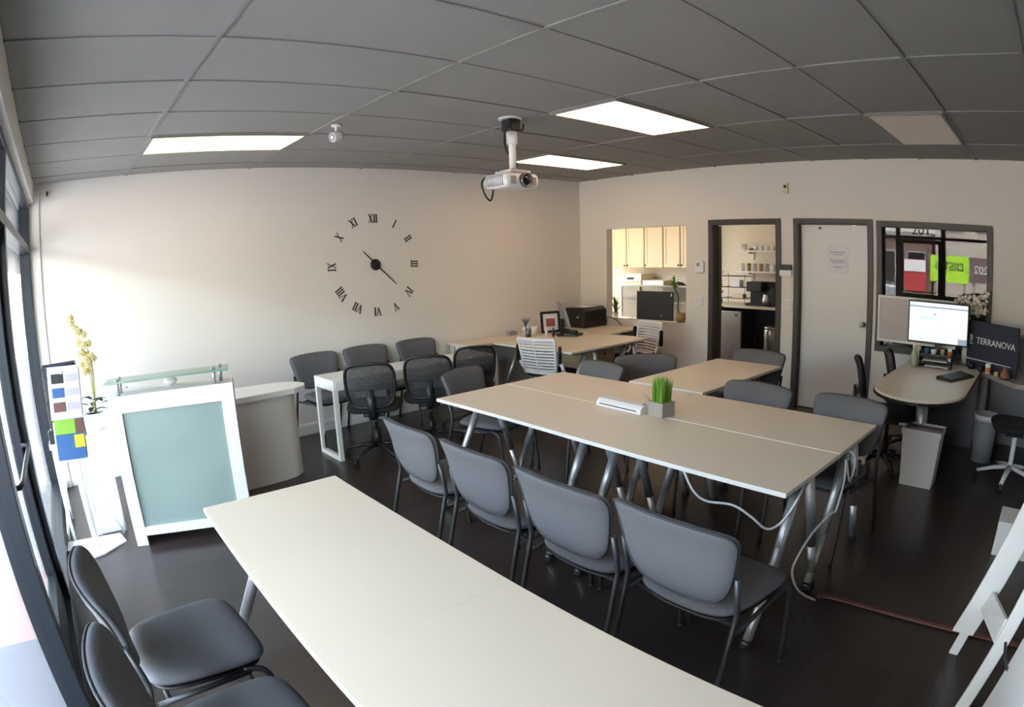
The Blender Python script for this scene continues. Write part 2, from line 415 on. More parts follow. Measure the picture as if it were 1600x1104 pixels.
def board(name, label, x, y0, y1, z0, z1, m, txt, size, tm, ty=0):
    t = thing(name, label, 'sign', (x, (y0 + y1) / 2, -.05)); o = t.location
    obj('panel', MB().box(x, x + .08, y0, y1, z0, z1).shift(-o), m, t)
    for y in (y0 + .2, y1 - .2): obj('post', MB().box(x - .06, x, y - .05, y + .05, -.05, z1).shift(-o), 'facadegrey', t)
    if txt: obj('lettering', text_mb(txt, size, .02, lambda a, b, c: (x + .09 + c, (y0 + y1) / 2 + a, ty + b)).shift(-o), tm, t)
board('street_sign', 'lime green sign board across the street with dark letters', -20.4, -1.98, -.22, .78, 1.86, 'signgreen', 'DISTRI', .46, 'darkletter', 1.28)
board('street_sign', 'brown sign board across the street with pale numerals', -20.4, -3.1, -2.02, .85, 1.86, 'signbrown', '202', .46, 'letter', 1.22)
board('street_banner', 'white and red banner board across the street', -20.4, -.02, 1.02, .3, 1.62, 'signred', '', .3, 'letter')
tag(obj('poster', MB().box(-20.31, -20.29, -.0, 1.0, 1.12, 1.60), 'paper'), 'white poster on the red banner board across the street', 'poster')
def car(label, y, m, x=-17.6):
    t = thing('car', label, 'car', (x, y, -.14), 0, None)
    prof = [(-2.1, .35), (-2.15, .75), (-1.2, .88), (-.7, 1.38), (.75, 1.42), (1.45, .95), (2.1, .85), (2.15, .4)]
    obj('body', MB().prism(prof, -.85, .85, lambda a, b, c: (c, a, b)), m, t, .06)
    gp = [(-1.05, .92), (-.65, 1.32), (.70, 1.35), (1.3, .96)]
    obj('side_window', MB().prism(gp, -.87, .87, lambda a, b, c: (c, a, b)), 'carglass', t)
    for a in (-1.35, 1.35):
        for sx in (-1, 1): obj('wheel', MB().lathe([(.31, -.1), (.33, -.08), (.33, .08), (.31, .1), (.2, .1), (.18, .06), (.001, .06)], 20, (sx * .78, a, .33), RY(PI / 2 * sx)), 'rubber', t)
car('silver car parked across the street', 2.6, 'carsilver'); car('blue car parked further up the street', 9., 'carblue'); car('silver car parked at the near kerb up the street', 13., 'carsilver', -10.4); car('dark blue car parked at the near kerb', 7.4, 'carblue', -10.4)
for i, (x, y) in enumerate(((-8.7, 6.), (-20.8, 14.))):
    t = thing('street_tree', ('leafy street tree on the near pavement', 'leafy street tree across the road')[i], 'tree', (x, y, -.05))
    obj('trunk', MB().tube([(0, 0, 0), (.05, .02, 1.2), (0, .05, 2.6)], [.12, .09, .07]), 'bark', t)
    cr = MB(); rn = random.Random(i)
    for k in range(26):
        a = rn.uniform(0, 6.3); q = rn.uniform(0, .9); cr.sphere((math.cos(a) * q, math.sin(a) * q, 2.9 + rn.uniform(-.6, .9)), rn.uniform(.25, .45), 8)
    obj('crown', cr, 'foliage', t)

# ------------------------------------------------------------------ ceiling fixtures
def ceiling_light(x0, y1, label, m, band, kind='ceiling_light'):
    t = thing(kind, label, 'light', (x0 + .61, y1 - .305, H), 0, 'troffer lights in the ceiling grid')
    f = MB(); w, d = 1.20, .59
    f.box(-w / 2, w / 2, -d / 2, -d / 2 + .022, -.012, .006); f.box(-w / 2, w / 2, d / 2 - .022, d / 2, -.012, .006)
    f.box(-w / 2, -w / 2 + .022, -d / 2 + .022, d / 2 - .022, -.012, .006); f.box(w / 2 - .022, w / 2, -d / 2 + .022, d / 2 - .022, -.012, .006)
    obj('frame', f, 'tbar', t)
    g = MB(); g.cur = 0
    ys_ = [-.273, -.19, -.09, .09, .19, .273]
    for i in range(5):
        g.cur = 1 if i in (1, 3) else 0
        g.box(-w / 2 + .022, w / 2 - .022, ys_[i], ys_[i + 1], -.008, -.002)
    obj('diffuser', g, [m, band], t)
ceiling_light(XA, -D1, 'yellowish ceiling light nearest the glass front, two bright bands', 'light_yellow', 'light_yellowband')
ceiling_light(XA + 3 * 1.22, -D1, 'warm ceiling light behind the projector near the far corner', 'light_warm', 'light_warmband')
ceiling_light(XA + 2 * 1.22, -(D1 + 3 * G), 'largest warm ceiling light to the right of the projector', 'light_warm', 'light_warmband')
ceiling_light(XA + 3 * 1.22, -(D1 + 6 * G), 'dim unlit looking ceiling light above the desk with the monitor', 'light_dim', 'light_dim')
kt = thing('kitchen_ceiling_light', 'warm ceiling light inside the kitchen', 'light', (1.1, -.9, 2.5))
obj('frame', MB().box(-.32, .32, -.62, .62, -.05, 0), 'white', kt); obj('diffuser', MB().box(-.29, .29, -.59, .59, -.056, -.05), 'kitchenlamp', kt)

# projector on its ceiling pole
pj = thing('ceiling_projector', 'white projector hanging from the ceiling on a short pole', 'projector', (-3.44, -2.50, H))
obj('ceiling_plate', MB().lathe([(.085, -.012), (.085, 0)], 20), 'white', pj)
obj('junction_box', MB().box(-.05, .05, -.055, .045, -.10, -.012), 'black', pj, .01)
obj('pole', MB().tube([(.01, 0, -.08), (.01, 0, -.38)], .026, 14).tube([(.01, 0, -.10), (.01, 0, -.19)], .038, 14), 'white', pj)
obj('bracket', MB().box(-.06, .09, -.06, .07, -.395, -.375).tube([(-.08, -.06, -.39), (.12, .09, -.39)], .012).tube([(-.08, .09, -.39), (.12, -.06, -.39)], .012), 'chrome', pj)
bd = MB(); bd.pad(rrect(.32, .26, .03), (0, 0), .105, lambda u, v, w: (u + .005, v + .02, w - .455), 14)
body = obj('body', bd, 'whitepl', pj)
ln = MB().lathe([(.048, 0), (.052, .004), (.052, .03), (.044, .034), (.040, .012), (.001, .004)], 22, (.02, -.105, -.455), RX(PI / 2)); obj('lens', ln, ['greymetal'], pj)
obj('lens_glass', MB().sphere((.02, -.12, -.455), .034, 14, (1, .4, 1)), 'carglass', pj)
for sx in (-.085, .105): obj('vent', MB().box(sx - .025, sx + .02, -.114, -.108, -.485, -.43), 'greyboard', body)
for k_ in range(9): obj('vent_slot', MB().box(-.1575, -.153, -.075 + k_ * .022, -.066 + k_ * .022, -.495, -.42), 'greyboard', body)
for P, r in (([(-.02, -.04, -.06), (-.09, -.05, -.10), (-.06, .0, -.16), (-.015, .03, -.24), (.03, -.02, -.34), (-.04, .03, -.40), (-.14, .12, -.42), (-.175, .13, -.47), (-.16, .11, -.55), (-.12, .1, -.58), (-.10, .09, -.49)], .007),
             ([(.04, -.03, -.06), (.09, -.02, -.085), (.14, .02, -.06), (.17, .05, -.02)], .007), ([(.03, .02, -.08), (.045, .01, -.22), (.04, .03, -.36), (.10, .08, -.40)], .006)):
    obj('cable', MB().tube(catmull(P, 5), r, 8), 'black', pj)
sc_ = thing('security_camera', 'small white security camera hanging from the ceiling', 'camera', (-4.473, -1.847, H))
obj('mount', MB().lathe([(.035, -.012), (.035, 0)], 16).tube([(0, 0, 0), (0, 0, -.06)], .009), 'white', sc_)
q = Matrix.Rotation(math.radians(200), 3, 'Z') @ RY(PI / 2 + .25)
obj('body', MB().lathe([(.001, -.06), (.03, -.055), (.036, -.02), (.036, .04), (.030, .045)], 18, (0, 0, -.085), q), 'whitepl', sc_)
obj('lens', MB().lathe([(.029, .040), (.029, .047), (.014, .048), (.012, .042), (.001, .042)], 18, (0, 0, -.085), q), 'greyboard', sc_)

# ------------------------------------------------------------------ wall clock
ck = thing('wall_clock', 'large frameless wall clock of separate dark roman numerals', 'clock', (-3.20, 0, 1.66))
def clock_poly(mb, pts, th): # pts in (x,z) clock plane, facing -y
    mb.prism(pts, -.004, -.0005, lambda a, b, c: (a, c, b))
def numeral(chars, ang, off=(0, .497)):
    m = MB(); hgt = .088; wI, wV, wX = .026, .06, .062
    tot = sum({'I': wI, 'V': wV, 'X': wX}[c] for c in chars); x = -tot / 2
    polys = []
    for c in chars:
        if c == 'I':
            cx = x + wI / 2; polys += [[(cx - .0065, 0), (cx + .0065, 0), (cx + .0065, hgt), (cx - .0065, hgt)]]
            polys += [[(cx - .0125, a), (cx + .0125, a), (cx + .0125, a + .005), (cx - .0125, a + .005)] for a in (0, hgt - .005)]; x += wI
        elif c == 'V':
            cx = x + wV / 2
            polys += [[(cx - .002, 0), (cx + .008, 0), (cx - .016, hgt), (cx - .030, hgt)], [(cx - .002, 0), (cx + .004, 0), (cx + .026, hgt), (cx + .020, hgt)]]
            polys += [[(cx - s_, hgt - .005), (cx - s_ + .022, hgt - .005), (cx - s_ + .022, hgt), (cx - s_, hgt)] for s_ in (.034, -.012)]; x += wV
        else:
            cx = x + wX / 2
            polys += [[(cx + .012, 0), (cx + .026, 0), (cx - .012, hgt), (cx - .026, hgt)], [(cx - .022, 0), (cx - .016, 0), (cx + .022, hgt), (cx + .016, hgt)]]
            polys += [[(cx + s_, a), (cx + s_ + .022, a), (cx + s_ + .022, a + .005), (cx + s_, a + .005)] for s_ in (-.031, .009) for a in (0, hgt - .005)]; x += wX
    ca, sa = math.cos(ang), math.sin(ang)
    for P in polys:
        out = []
        for a, b in P:
            b2 = b - hgt / 2
            out.append((off[0] + a * ca + b2 * sa, off[1] - a * sa + b2 * ca))
        clock_poly(m, out, .003)
    return m
NP = [(.003, .482), (.264, .423), (.422, .267), (.483, -.009), (.389, -.308), (.214, -.46), (-.011, -.496), (-.242, -.436), (-.411, -.279), (-.499, 0), (-.397, .296), (-.228, .439)]
for k, s_ in enumerate(['XII', 'I', 'II', 'III', 'IV', 'V', 'VI', 'VII', 'VIII', 'IX', 'X', 'XI']): obj('numeral', numeral(s_, math.atan2(*NP[k]) + .02, NP[k]), 'black', ck)
obj('hub', MB().lathe([(.058, 0), (.058, .018), (.05, .026), (.001, .028)], 28, (0, 0, 0), RX(PI / 2)), 'black', ck)
def hand(ang, L, w):
    ca, sa = math.cos(ang), math.sin(ang); m = MB()
    P = [(-w, 0), (w, 0), (w * .5, L * .9), (0, L), (-w * .5, L * .9)]
    m.prism([(a * ca + b * sa, -a * sa + b * ca) for a, b in P], -.034, -.030, lambda a, b, c: (a, c, b)); return m
obj('minute_hand', hand(math.radians(134), .322, .008), 'black', ck); obj('hour_hand', hand(math.radians(314), .215, .009), 'black', ck)
# wall plates and small wall things
tag(obj('hook', MB().box(-6.53, -6.515, -.03, 0, 2.55, 2.59).tube([(-6.52, -.025, 2.56), (-6.52, -.05, 2.55), (-6.515, -.05, 2.58)], .005), 'knobm'), 'tiny dark hook high on the clock wall by the glass front', 'hook')
def plate(name, label, y, z, w=.075, h=.118, double=False, wall='right', x=0, cat='switch'):
    t = thing(name, label, cat, (0, y, z) if wall == 'right' else (x, 0, z), 0 if wall == 'right' else -PI / 2)
    obj('cover_plate', MB().box(-.008, 0, -w / 2, w / 2, -h / 2, h / 2), 'white', t, .002)
    for dy in ((-.023, .023) if double else (0,)): obj('toggle' if cat == 'switch' else 'socket', MB().box(-.014, -.008, dy - .007, dy + .007, -.016, .016), 'white' if cat == 'switch' else 'greyboard', t)
plate('light_switch', 'white double light switch below the thermostat', -1.889, 1.10, .118, .118, True)
plate('light_switch', 'white double light switch below the card reader between the doors', -3.027, 1.11, .118, .118, True)
plate('wall_outlet', 'white wall outlet low on the clock wall behind the reception counter', 0, .36, wall='back', x=-4.5, cat='outlet')
t = thing('thermostat', 'white thermostat with small grey display left of the kitchen doorway', 'thermostat', (0, -1.905, 1.50))
obj('body', MB().pad(rrect(.125, .15, .03), (0, 0), .05, lambda u, v, w: (w - .0, u, v), 12), 'whitepl', t); obj('display', MB().box(-.028, -.024, -.005, .035, .01, .05), 'greyboard', t)
t = thing('card_reader', 'wall card reader, black top over white base, between the doors', 'card reader', (0, -3.012, 1.49))
obj('body', MB().box(-.03, 0, -.072, .072, -.066, 0), 'whitepl', t, .004); obj('keypad', MB().box(-.032, 0, -.072, .072, .001, .06), 'black', t, .004)
t = thing('motion_sensor', 'small beige motion sensor high on the wall above the doors', 'sensor', (0, -3.03, 2.375))
obj('body', MB().box(-.035, 0, -.032, .032, -.06, .06), 'counter', t, .008); obj('lens', MB().sphere((-.035, 0, .02), .018, 10), 'knobm', t)
t = thing('door_notice', 'pale paper notice taped to the closed white door', 'notice', (.06, -3.60, 1.63))
obj('sheet', MB().box(-.003, -.001, -.125, .125, -.145, .145), 'paper', t)
m = MB()
for z, w in ((.07, .16), (.045, .12), (-.015, .17), (-.035, .15), (-.085, .10)): m.box(-.0045, -.003, -w / 2, w / 2, z - .006, z + .006)
obj('print', m, 'printlav', t)

# ------------------------------------------------------------------ trestle tables
def make_table(name, label, L=1.264, Wd=.632, group='white topped tables on silver trestle legs'):
    t = thing(name, label, 'table', (0, 0, 0), 0, group)      # top spans x 0..Wd, y 0..-L
    m = MB(); m.box(0, Wd, -L, 0, .713, .735)
    m.cur = 0
    for i in range(len(m.f)):
        pass
    m.mi = [1, 0, 1, 1, 1, 1]
    obj('tabletop', m, ['table', 'edge'], t, .002)
    obj('underframe', MB().box(.08, Wd - .08, -.205, -.145, .69, .713).box(.08, Wd - .08, -L + .10, -L + .04, .69, .713).box(Wd / 2 - .02, Wd / 2 + .02, -L + .07, -.175, .695, .713), 'greymetal', t)
    for y in (-.175, -L + .055):
        for sx in (-1, 1):
            a = Vector((Wd / 2 + sx * .06, y, .70)); b = Vector((Wd / 2 + sx * (Wd / 2 + .085 if sx < 0 else .30), y, .02))
            lg = obj('leg', MB().tube([a, a.lerp(b, .62)], .0255, 14).tube([a.lerp(b, .6), b], .022, 14), 'chrome', t)
            obj('foot', MB().tube([b + (a - b) * .03, b - Vector((0, 0, .02))], [.024, .027], 12), 'rubber', lg)
    return t
BX, BY, ROT = -4.10, -2.353, -.0171
def onB(a, b):
    c, s_ = math.cos(ROT), math.sin(ROT); return (BX + c * a - s_ * b, BY + s_ * a + c * b, 0)
t0 = make_table('conference_table', 'conference table under the far left quarter of the block, nearest the clock wall side')
t0.location = onB(0, 0); t0.rotation_euler.z = ROT
t0['label'] = 'front left table of the four joined ones, backed by first two grey chairs'
dup(t0, onB(0, -1.265), ROT, 'front right table of the four joined ones, with white cable hanging beneath')
dup(t0, onB(.639, 0), ROT, 'rear left table of the four joined ones, behind the white laminator')
dup(t0, onB(.639, -1.265), ROT, 'rear right table of the four joined ones, beside the grass planter')
dup(t0, (-2.80, -3.655, 0), PI / 2 - .01, 'white table sticking out sideways from the four joined tables')
dup(t0, (-5.923, -3.270, 0), -.0235, 'brightest white table in the foreground, its far end by the reception desk')
dup(t0, (-5.953, -4.5347, 0), -.0235, 'white foreground table continuing the row out of the bottom edge')
dup(t0, (-2.03, -.47, 0), -.01, 'white desk table beside the white slatted chair, nearer of the two')
dup(t0, (-1.385, -.475, 0), -.01, 'white desk table in front of the black printer, carrying the phone')

# white laminator, grass planter, cable, cable cover
t = thing('laminator', 'long white office laminator lying on the joined tables', 'laminator', (-3.475, -3.515, .735), -.06)
obj('body', MB().prism([(-.06, 0), (.06, 0), (.06, .028), (.03, .05), (-.035, .05), (-.06, .03)], -.18, .18, lambda a, b, c: (a, c, b)), 'whitepl', t, .006)
obj('feed_slot', MB().box(-.0615, -.055, -.15, .15, .016, .022), 'black', t); obj('button', MB().box(-.01, .015, -.165, -.145, .049, .054), 'greyboard', t)
t = thing('grass_planter', 'artificial green grass in a square grey wooden planter on the tables', 'plant', (-3.455, -3.775, .735), -.1)
m = MB(); w = .055
for a, b, c, d in ((-w, w, -w, -w + .01), (-w, w, w - .01, w), (-w, -w + .01, -w + .01, w - .01), (w - .01, w, -w + .01, w - .01)): m.box(a, b, c, d, 0, .085)
m.box(-w + .01, w - .01, -w + .01, w - .01, 0, .07)
obj('planter_box', m, 'woodgrey', t, .002)
m = MB()
for k in range(420):
    x, y = random.uniform(-.042, .042), random.uniform(-.042, .042); h = random.uniform(.11, .19); dx, dy = random.uniform(-.018, .018), random.uniform(-.018, .018); a = random.uniform(0, PI); wx, wy = .002 * math.cos(a), .002 * math.sin(a)
    m.add([(x - wx, y - wy, .06), (x + wx, y + wy, .06), (x + wx + dx * .4, y + wy + dy * .4, .06 + h * .6), (x - wx + dx * .4, y - wy + dy * .4, .06 + h * .6), (x + dx, y + dy, .06 + h)], [(0, 1, 2, 3), (3, 2, 4)])
gr = obj('grass', m, 'grasspl', t); gr['kind'] = 'stuff'
m = MB()
for k in range(3):
    a = 1.6 + .5 * k; m.tube([(-.04, .04, .07), (-.05 - .01 * k, .055, .11), (-.085 - .012 * k, .075, .14 - .015 * k)], [.0012, .001, .0005], 5)
obj('dry_stalk', m, 'woodgrey', t)
tag(obj('white_cable', MB().tube(catmull([(-4.0, -4.27, .712), (-4.0, -4.30, .64), (-4.0, -4.35, .57), (-4.0, -4.42, .54), (-4.0, -4.56, .556), (-4.0, -4.66, .525), (-4.0, -4.74, .487), (-4.0, -4.80, .52), (-3.97, -4.845, .60), (-3.9, -4.86, .69), (-3.85, -4.80, .70)], 6), .006, 8), 'cord'), 'white power cable sagging under the edge of the joined tables', 'cable')
tag(obj('white_cable', MB().tube(catmull([(-3.36, -4.90, .708), (-3.33, -4.925, .66), (-3.38, -4.925, .56), (-3.44, -4.925, .62), (-3.45, -4.91, .69), (-3.49, -4.925, .60), (-3.56, -4.925, .47), (-3.62, -4.915, .46), (-3.80, -4.90, .43), (-3.94, -4.90, .385), (-4.0, -4.90, .32), (-3.92, -4.90, .20), (-3.79, -4.90, .09), (-3.68, -4.93, .012)], 7), .006, 8), 'cord'), 'white cable winding down the silver legs to the floor', 'cable')
tag(obj('floor_cable_cover', MB().tube(catmull([(-3.64, -4.93, .010), (-3.60, -5.0, .010), (-3.595, -5.37, .010), (-3.585, -5.73, .010), (-3.56, -6.3, .010), (-3.5, -7.2, .01)], 5), .022, 8, .35), 'tape'), 'flat reddish brown cable cover running across the dark floor', 'cable cover')

# ------------------------------------------------------------------ guest chairs (face local +y)
half = catmull([(0, 0), (.095, .003), (.158, .018), (.204, .056), (.232, .12), (.248, .205), (.260, .27), (.257, .303), (.230, .322), (.12, .331), (0, .333)], 4)
half = [(p[0], p[1]) for p in half] if hasattr(half[0], '__getitem__') else half
OUT = half + [(-x, y) for x, y in reversed(half[1:-1])]
backfn = lambda u, v, w: (u, -.235 - .24 * v - 1.2 * max(0, v - .2) ** 2 + .55 * u * u * (.6 + v) + w - .25 * max(0, v - .26) ** 1.5, .50 + v)
SEAT = [(p[0], p[1]) for p in catmull([(0, .235), (.14, .232), (.215, .21), (.245, .15), (.242, 0), (.225, -.13), (.19, -.2), (.11, -.228), (0, -.235), (-.11, -.228), (-.19, -.2), (-.225, -.13), (-.242, 0), (-.245, .15), (-.215, .21), (-.14, .232)], 3, True)]
def make_guest():
    t = thing('guest_chair', '', 'chair', (0, 0, 0))
    seatfn = lambda u, v, w: (u, v, .452 + w - .18 * max(0, v - .12) ** 2 * 4 + .10 * u * u)
    obj('seat', MB().pad(SEAT, (0, 0), .062, seatfn, 6), 'fabric', t)
    obj('seat_shell', MB().pad([(u * .93, v * .93) for u, v in SEAT], (0, 0), .03, lambda u, v, w: (u, v, .418 + w), 8), 'black', t)
    b = obj('backrest', MB().pad(OUT, (0, .18), .066, backfn, 6), 'fabric', t)
    obj('piping', MB().loop([backfn(u * .985, .18 + (v - .18) * .985, -.014) for u, v in OUT[::2]], .005, 6), 'fabricdk', b)
    for s_ in (-1, 1):
        rl = obj('leg', MB().tube([(s_ * .251, -.335, .012), (s_ * .249, -.232, .44), (s_ * .249, -.222, .485), (s_ * .249, -.228, .53), (s_ * .250, -.252, .65)], .0115, 10), 'darkmetal', t)
        obj('glide', MB().lathe([(.014, 0), (.015, .016)], 10, (s_ * .251, -.335, 0)), 'rubber', rl)
        fl = obj('leg', MB().tube(catmull([(s_ * .252, .245, .012), (s_ * .252, .215, .30), (s_ * .250, .19, .405), (s_ * .235, .12, .425)], 5), .0115, 10), 'darkmetal', t)
        obj('glide', MB().lathe([(.014, 0), (.015, .016)], 10, (s_ * .252, .245, 0)), 'rubber', fl)
    m = MB()
    for s_ in (-1, 1): m.tube([(s_ * .250, -.215, .408), (s_ * .245, .14, .418)], .0105, 8)
    m.tube([(-.245, -.17, .405), (.245, -.17, .405)], .010, 8); m.tube([(-.24, .13, .408), (.24, .13, .408)], .010, 8)
    obj('seat_frame', m, 'darkmetal', t)
    return t
gc = make_guest(); used = []
def guest(x, y, face, label, group):
    """face: heading of the chair front in degrees, 0 = +x, 90 = +y"""
    rz = math.radians(face - 90)
    if not used: used.append(1); gc.location = (x, y, 0); gc.rotation_euler.z = rz; gc['label'] = label; gc['group'] = group; return gc
    return dup(gc, (x, y, 0), rz, label, group)
g1 = 'grey chairs along the near side of the joined tables'
guest(-4.46, -3.06, -3, 'grey guest chair with its back to us, furthest along the near table side', g1)
guest(-4.48, -3.655, -2, 'grey guest chair with its back to us, second from the far end of its row', g1)
guest(-4.49, -4.225, -1, 'grey guest chair with its back to us, third from the far end of its row', g1)
guest(-4.47, -4.75, -2, 'largest grey guest chair seen from behind, at the cable end of the tables', g1)
g2 = 'grey chairs beside the glass front'
guest(-6.19, -3.80, 2, 'grey guest chair by the glass front with its whole seat in view', g2)
guest(-6.19, -4.40, 1, 'grey guest chair at the bottom left corner of the picture by the glass', g2)
g3 = 'grey chairs against the clock wall'
guest(-4.00, -.42, -84, 'grey guest chair against the clock wall, nearest the reception counter', g3)
guest(-3.42, -.39, -84, 'grey guest chair against the clock wall, middle of the three', g3)
guest(-2.81, -.40, -84, 'grey guest chair against the clock wall, furthest of the three from the glass', g3)
guest(-3.53, -2.29, -72, 'grey guest chair at the clock wall end of the joined tables', 'grey chairs around the joined tables')
g4 = 'grey chairs on the far side of the joined tables'
guest(-3.01, -4.64, 172, 'grey guest chair at the far table corner, nearest the white trash bin', g4)
guest(-3.01, -4.00, 174, 'grey guest chair behind the rear right table, in front of the closed door', g4)
guest(-1.75, -3.39, 176, 'grey guest chair at the outer end of the sideways table, below the kitchen doorway', g4)
guest(-3.02, -2.65, 168, 'dark grey chair back behind the rear left table, left of a similar pair', g4)
guest(-2.43, -2.98, 228, 'dark grey chair back behind the sideways table, right of a similar pair', g4)

# ------------------------------------------------------------------ mesh task chairs
def star(parent, m, hub_z=.10, L=.29, caster='rubber'):
    for k in range(5):
        a = 2 * PI * k / 5 + .3; d = Vector((math.cos(a), math.sin(a), 0))
        arm = obj('base_arm', MB().tube([d * .02 + Vector((0, 0, hub_z + .02)), d * .15 + Vector((0, 0, hub_z)), d * L + Vector((0, 0, .065))], [.03, .024, .017], 10, .7), m, parent)
        obj('caster', MB().lathe([(.024, -.018), (.026, -.012), (.026, .012), (.024, .018)], 14, d * L + Vector((0, 0, .027)), RZ(a + .4) @ RX(PI / 2)).tube([d * L + Vector((0, 0, .03)), d * L + Vector((0, 0, .068))], .008), caster, arm)
def make_task():
    t = thing('task_chair', '', 'chair')
    obj('seat', MB().pad([(p[0] * .98, p[1]) for p in SEAT], (0, 0), .07, lambda u, v, w: (u, v, .465 + w - .6 * max(0, v - .12) ** 2), 6), 'blackfab', t)
    Hf = catmull([(0, 0), (.11, .004), (.168, .04), (.195, .14), (.199, .25), (.188, .32), (.155, .362), (.08, .378), (0, .38)], 4)
    Hf = [(p[0], p[1]) for p in Hf]; O2 = Hf + [(-x, y) for x, y in reversed(Hf[1:-1])]
    fn = lambda u, v, w: (u, -.24 - .20 * v + .9 * u * u + w, .50 + v)
    obj('back_frame', MB().loop([fn(u, v, 0) for u, v in O2], .0135, 8), 'black', t)
    g = MB(); n = len(O2); vs = []; fs = []
    S = [.02, .25, .5, .75, 1]
    for s_ in S: vs += [fn(u * s_, .2 + (v - .2) * s_, 0) for u, v in O2]
    for i in range(len(S) - 1):
        for k in range(n): fs.append((i * n + k, i * n + (k + 1) % n, (i + 1) * n + (k + 1) % n, (i + 1) * n + k))
    g.add(vs, fs, True); obj('back_mesh', g, 'meshfab', t)
    obj('back_post', MB().tube([(0, -.05, .40), (0, -.24, .405), (0, -.30, .45), (0, -.305, .66)], [.03, .03, .032, .028], 10, .5).box(-.13, .13, -.285, -.262, .60, .655), 'black', t, 0)
    obj('seat_mechanism', MB().box(-.09, .09, -.12, .10, .385, .432), 'black', t, .01)
    obj('gas_column', MB().tube([(0, 0, .09), (0, 0, .26)], .027, 12).tube([(0, 0, .25), (0, 0, .39)], .017, 12), 'black', t)
    star(t, 'black'); return t
tc0 = make_task(); gt = 'black mesh task chairs at the narrow white desk'
def put(t, x, y, face, label, group=None):
    t.location = (x, y, 0); t.rotation_euler.z = math.radians(face - 90); t['label'] = label
    if group: t['group'] = group
put(tc0, -3.94, -1.15, 57, 'black mesh task chair nearest the glass front at the narrow white desk', gt)
F = lambda f: math.radians(f - 90)
dup(tc0, (-3.42, -1.22, 0), F(57), 'black mesh task chair in the middle of the narrow white desk', gt)
dup(tc0, (-2.85, -1.08, 0), F(66), 'black mesh task chair at the far end of the narrow white desk', gt)
g5 = 'black mesh chairs at the rounded desk'
dup(tc0, (-1.42, -4.62, 0), F(-76), 'black mesh chair beside the closed door at the rounded desk', g5)
dup(tc0, (-.82, -4.72, 0), F(-84), 'black mesh chair further along the rounded desk, by the white divider', g5)

# ------------------------------------------------------------------ white slatted chairs
def make_slat(arms=True):
    t = thing('slatted_chair', '', 'chair')
    obj('seat', MB().pad([(u * .96, v * .96) for u, v in SEAT], (0, 0), .07, lambda u, v, w: (u, v, .465 + w - .6 * max(0, v - .12) ** 2), 6), 'blackfab', t)
    fn = lambda u, v, w: (u, -.225 - .24 * v - .5 * max(0, v - .3) ** 2 + .7 * u * u + w, .49 + v)
    m = MB()
    wid = lambda v: .20 + .035 * min(1, v / .3)
    rows = [0, .03] + [.03 + k * .033 for k in range(1, 11)] + [.40]
    for i in range(1, len(rows) - 1):
        v = rows[i]; hh = .0115 if i < 11 else .026
        for a in range(12):
            u0, u1 = -wid(v) + 2 * wid(v) * a / 12, -wid(v) + 2 * wid(v) * (a + 1) / 12
            m.add([fn(u0, v - hh, .006), fn(u1, v - hh, .006), fn(u1, v + hh, .006), fn(u0, v + hh, .006), fn(u0, v - hh, -.006), fn(u1, v - hh, -.006), fn(u1, v + hh, -.006), fn(u0, v + hh, -.006)],
                  [(0, 1, 2, 3), (7, 6, 5, 4), (0, 4, 5, 1), (3, 2, 6, 7)], True)
    for s_ in (-1, 1): m.tube([fn(s_ * wid(v), v, 0) for v in (0, .08, .16, .24, .32, .37)], .014, 8)
    m.tube([fn(0, v, -.004) for v in (0, .1, .2, .3, .36)], .010, 8)
    m.tube([fn(u, -.0, 0) for u in (-.2, -.1, 0, .1, .2)], .018, 8)
    obj('backrest', m, 'whitepl', t)
    for s_ in (-1, 1):
        ar = obj('arm', MB().tube([(s_ * .22, -.05, .43), (s_ * .262, -.14, .50), (s_ * .268, -.20, .60)], .017, 10), 'whitepl', t)
        obj('arm_pad', MB().pad(rrect(.05, .19, .022), (0, 0), .035, lambda u, v, w: (s_ * (.275 + w * .6), -.235 + u, .70 + v), 6), 'black', ar)
        obj('pivot', MB().lathe([(.028, 0), (.028, .012)], 16, (s_ * .262, -.15, .52), RY(s_ * PI / 2)), 'black', ar)
    obj('seat_mechanism', MB().box(-.09, .09, -.12, .10, .385, .432), 'black', t, .01)
    obj('gas_column', MB().tube([(0, 0, .09), (0, 0, .39)], .022, 12), 'whitepl', t)
    star(t, 'whitepl', .105, .30); return t
ws = make_slat()
put(ws, -1.90, -1.30, 10, 'white slatted office chair with its back to us at the corner desks', 'white slatted office chairs')
dup(ws, (-.68, -1.40, 0), F(160), 'white slatted office chair by the wall below the pass-through opening', 'white slatted office chairs')
dup(ws, (-1.17, -5.74, 0), F(100), 'white slatted office chair cut off by the right edge, star base showing', 'white slatted office chairs')

# ------------------------------------------------------------------ narrow white desk
t = thing('narrow_desk', 'narrow glossy white desk with loop legs parallel to the clock wall', 'desk', (-4.26, -1.05, 0))
LN = 1.80
obj('desktop', MB().box(0, LN, 0, .40, .62, .715), 'glossy', t, .003)
for k in range(3): obj('drawer', MB().box(.015 + k * .59, .59 + k * .59, -.006, 0, .632, .703), 'glossy', t, .002)
for x in (0, LN - .04):
    m = MB(); m.box(x, x + .04, 0, .035, 0, .62); m.box(x, x + .04, .365, .40, 0, .62); m.box(x, x + .04, .035, .365, 0, .04)
    obj('leg', m, 'glossy', t, .002)

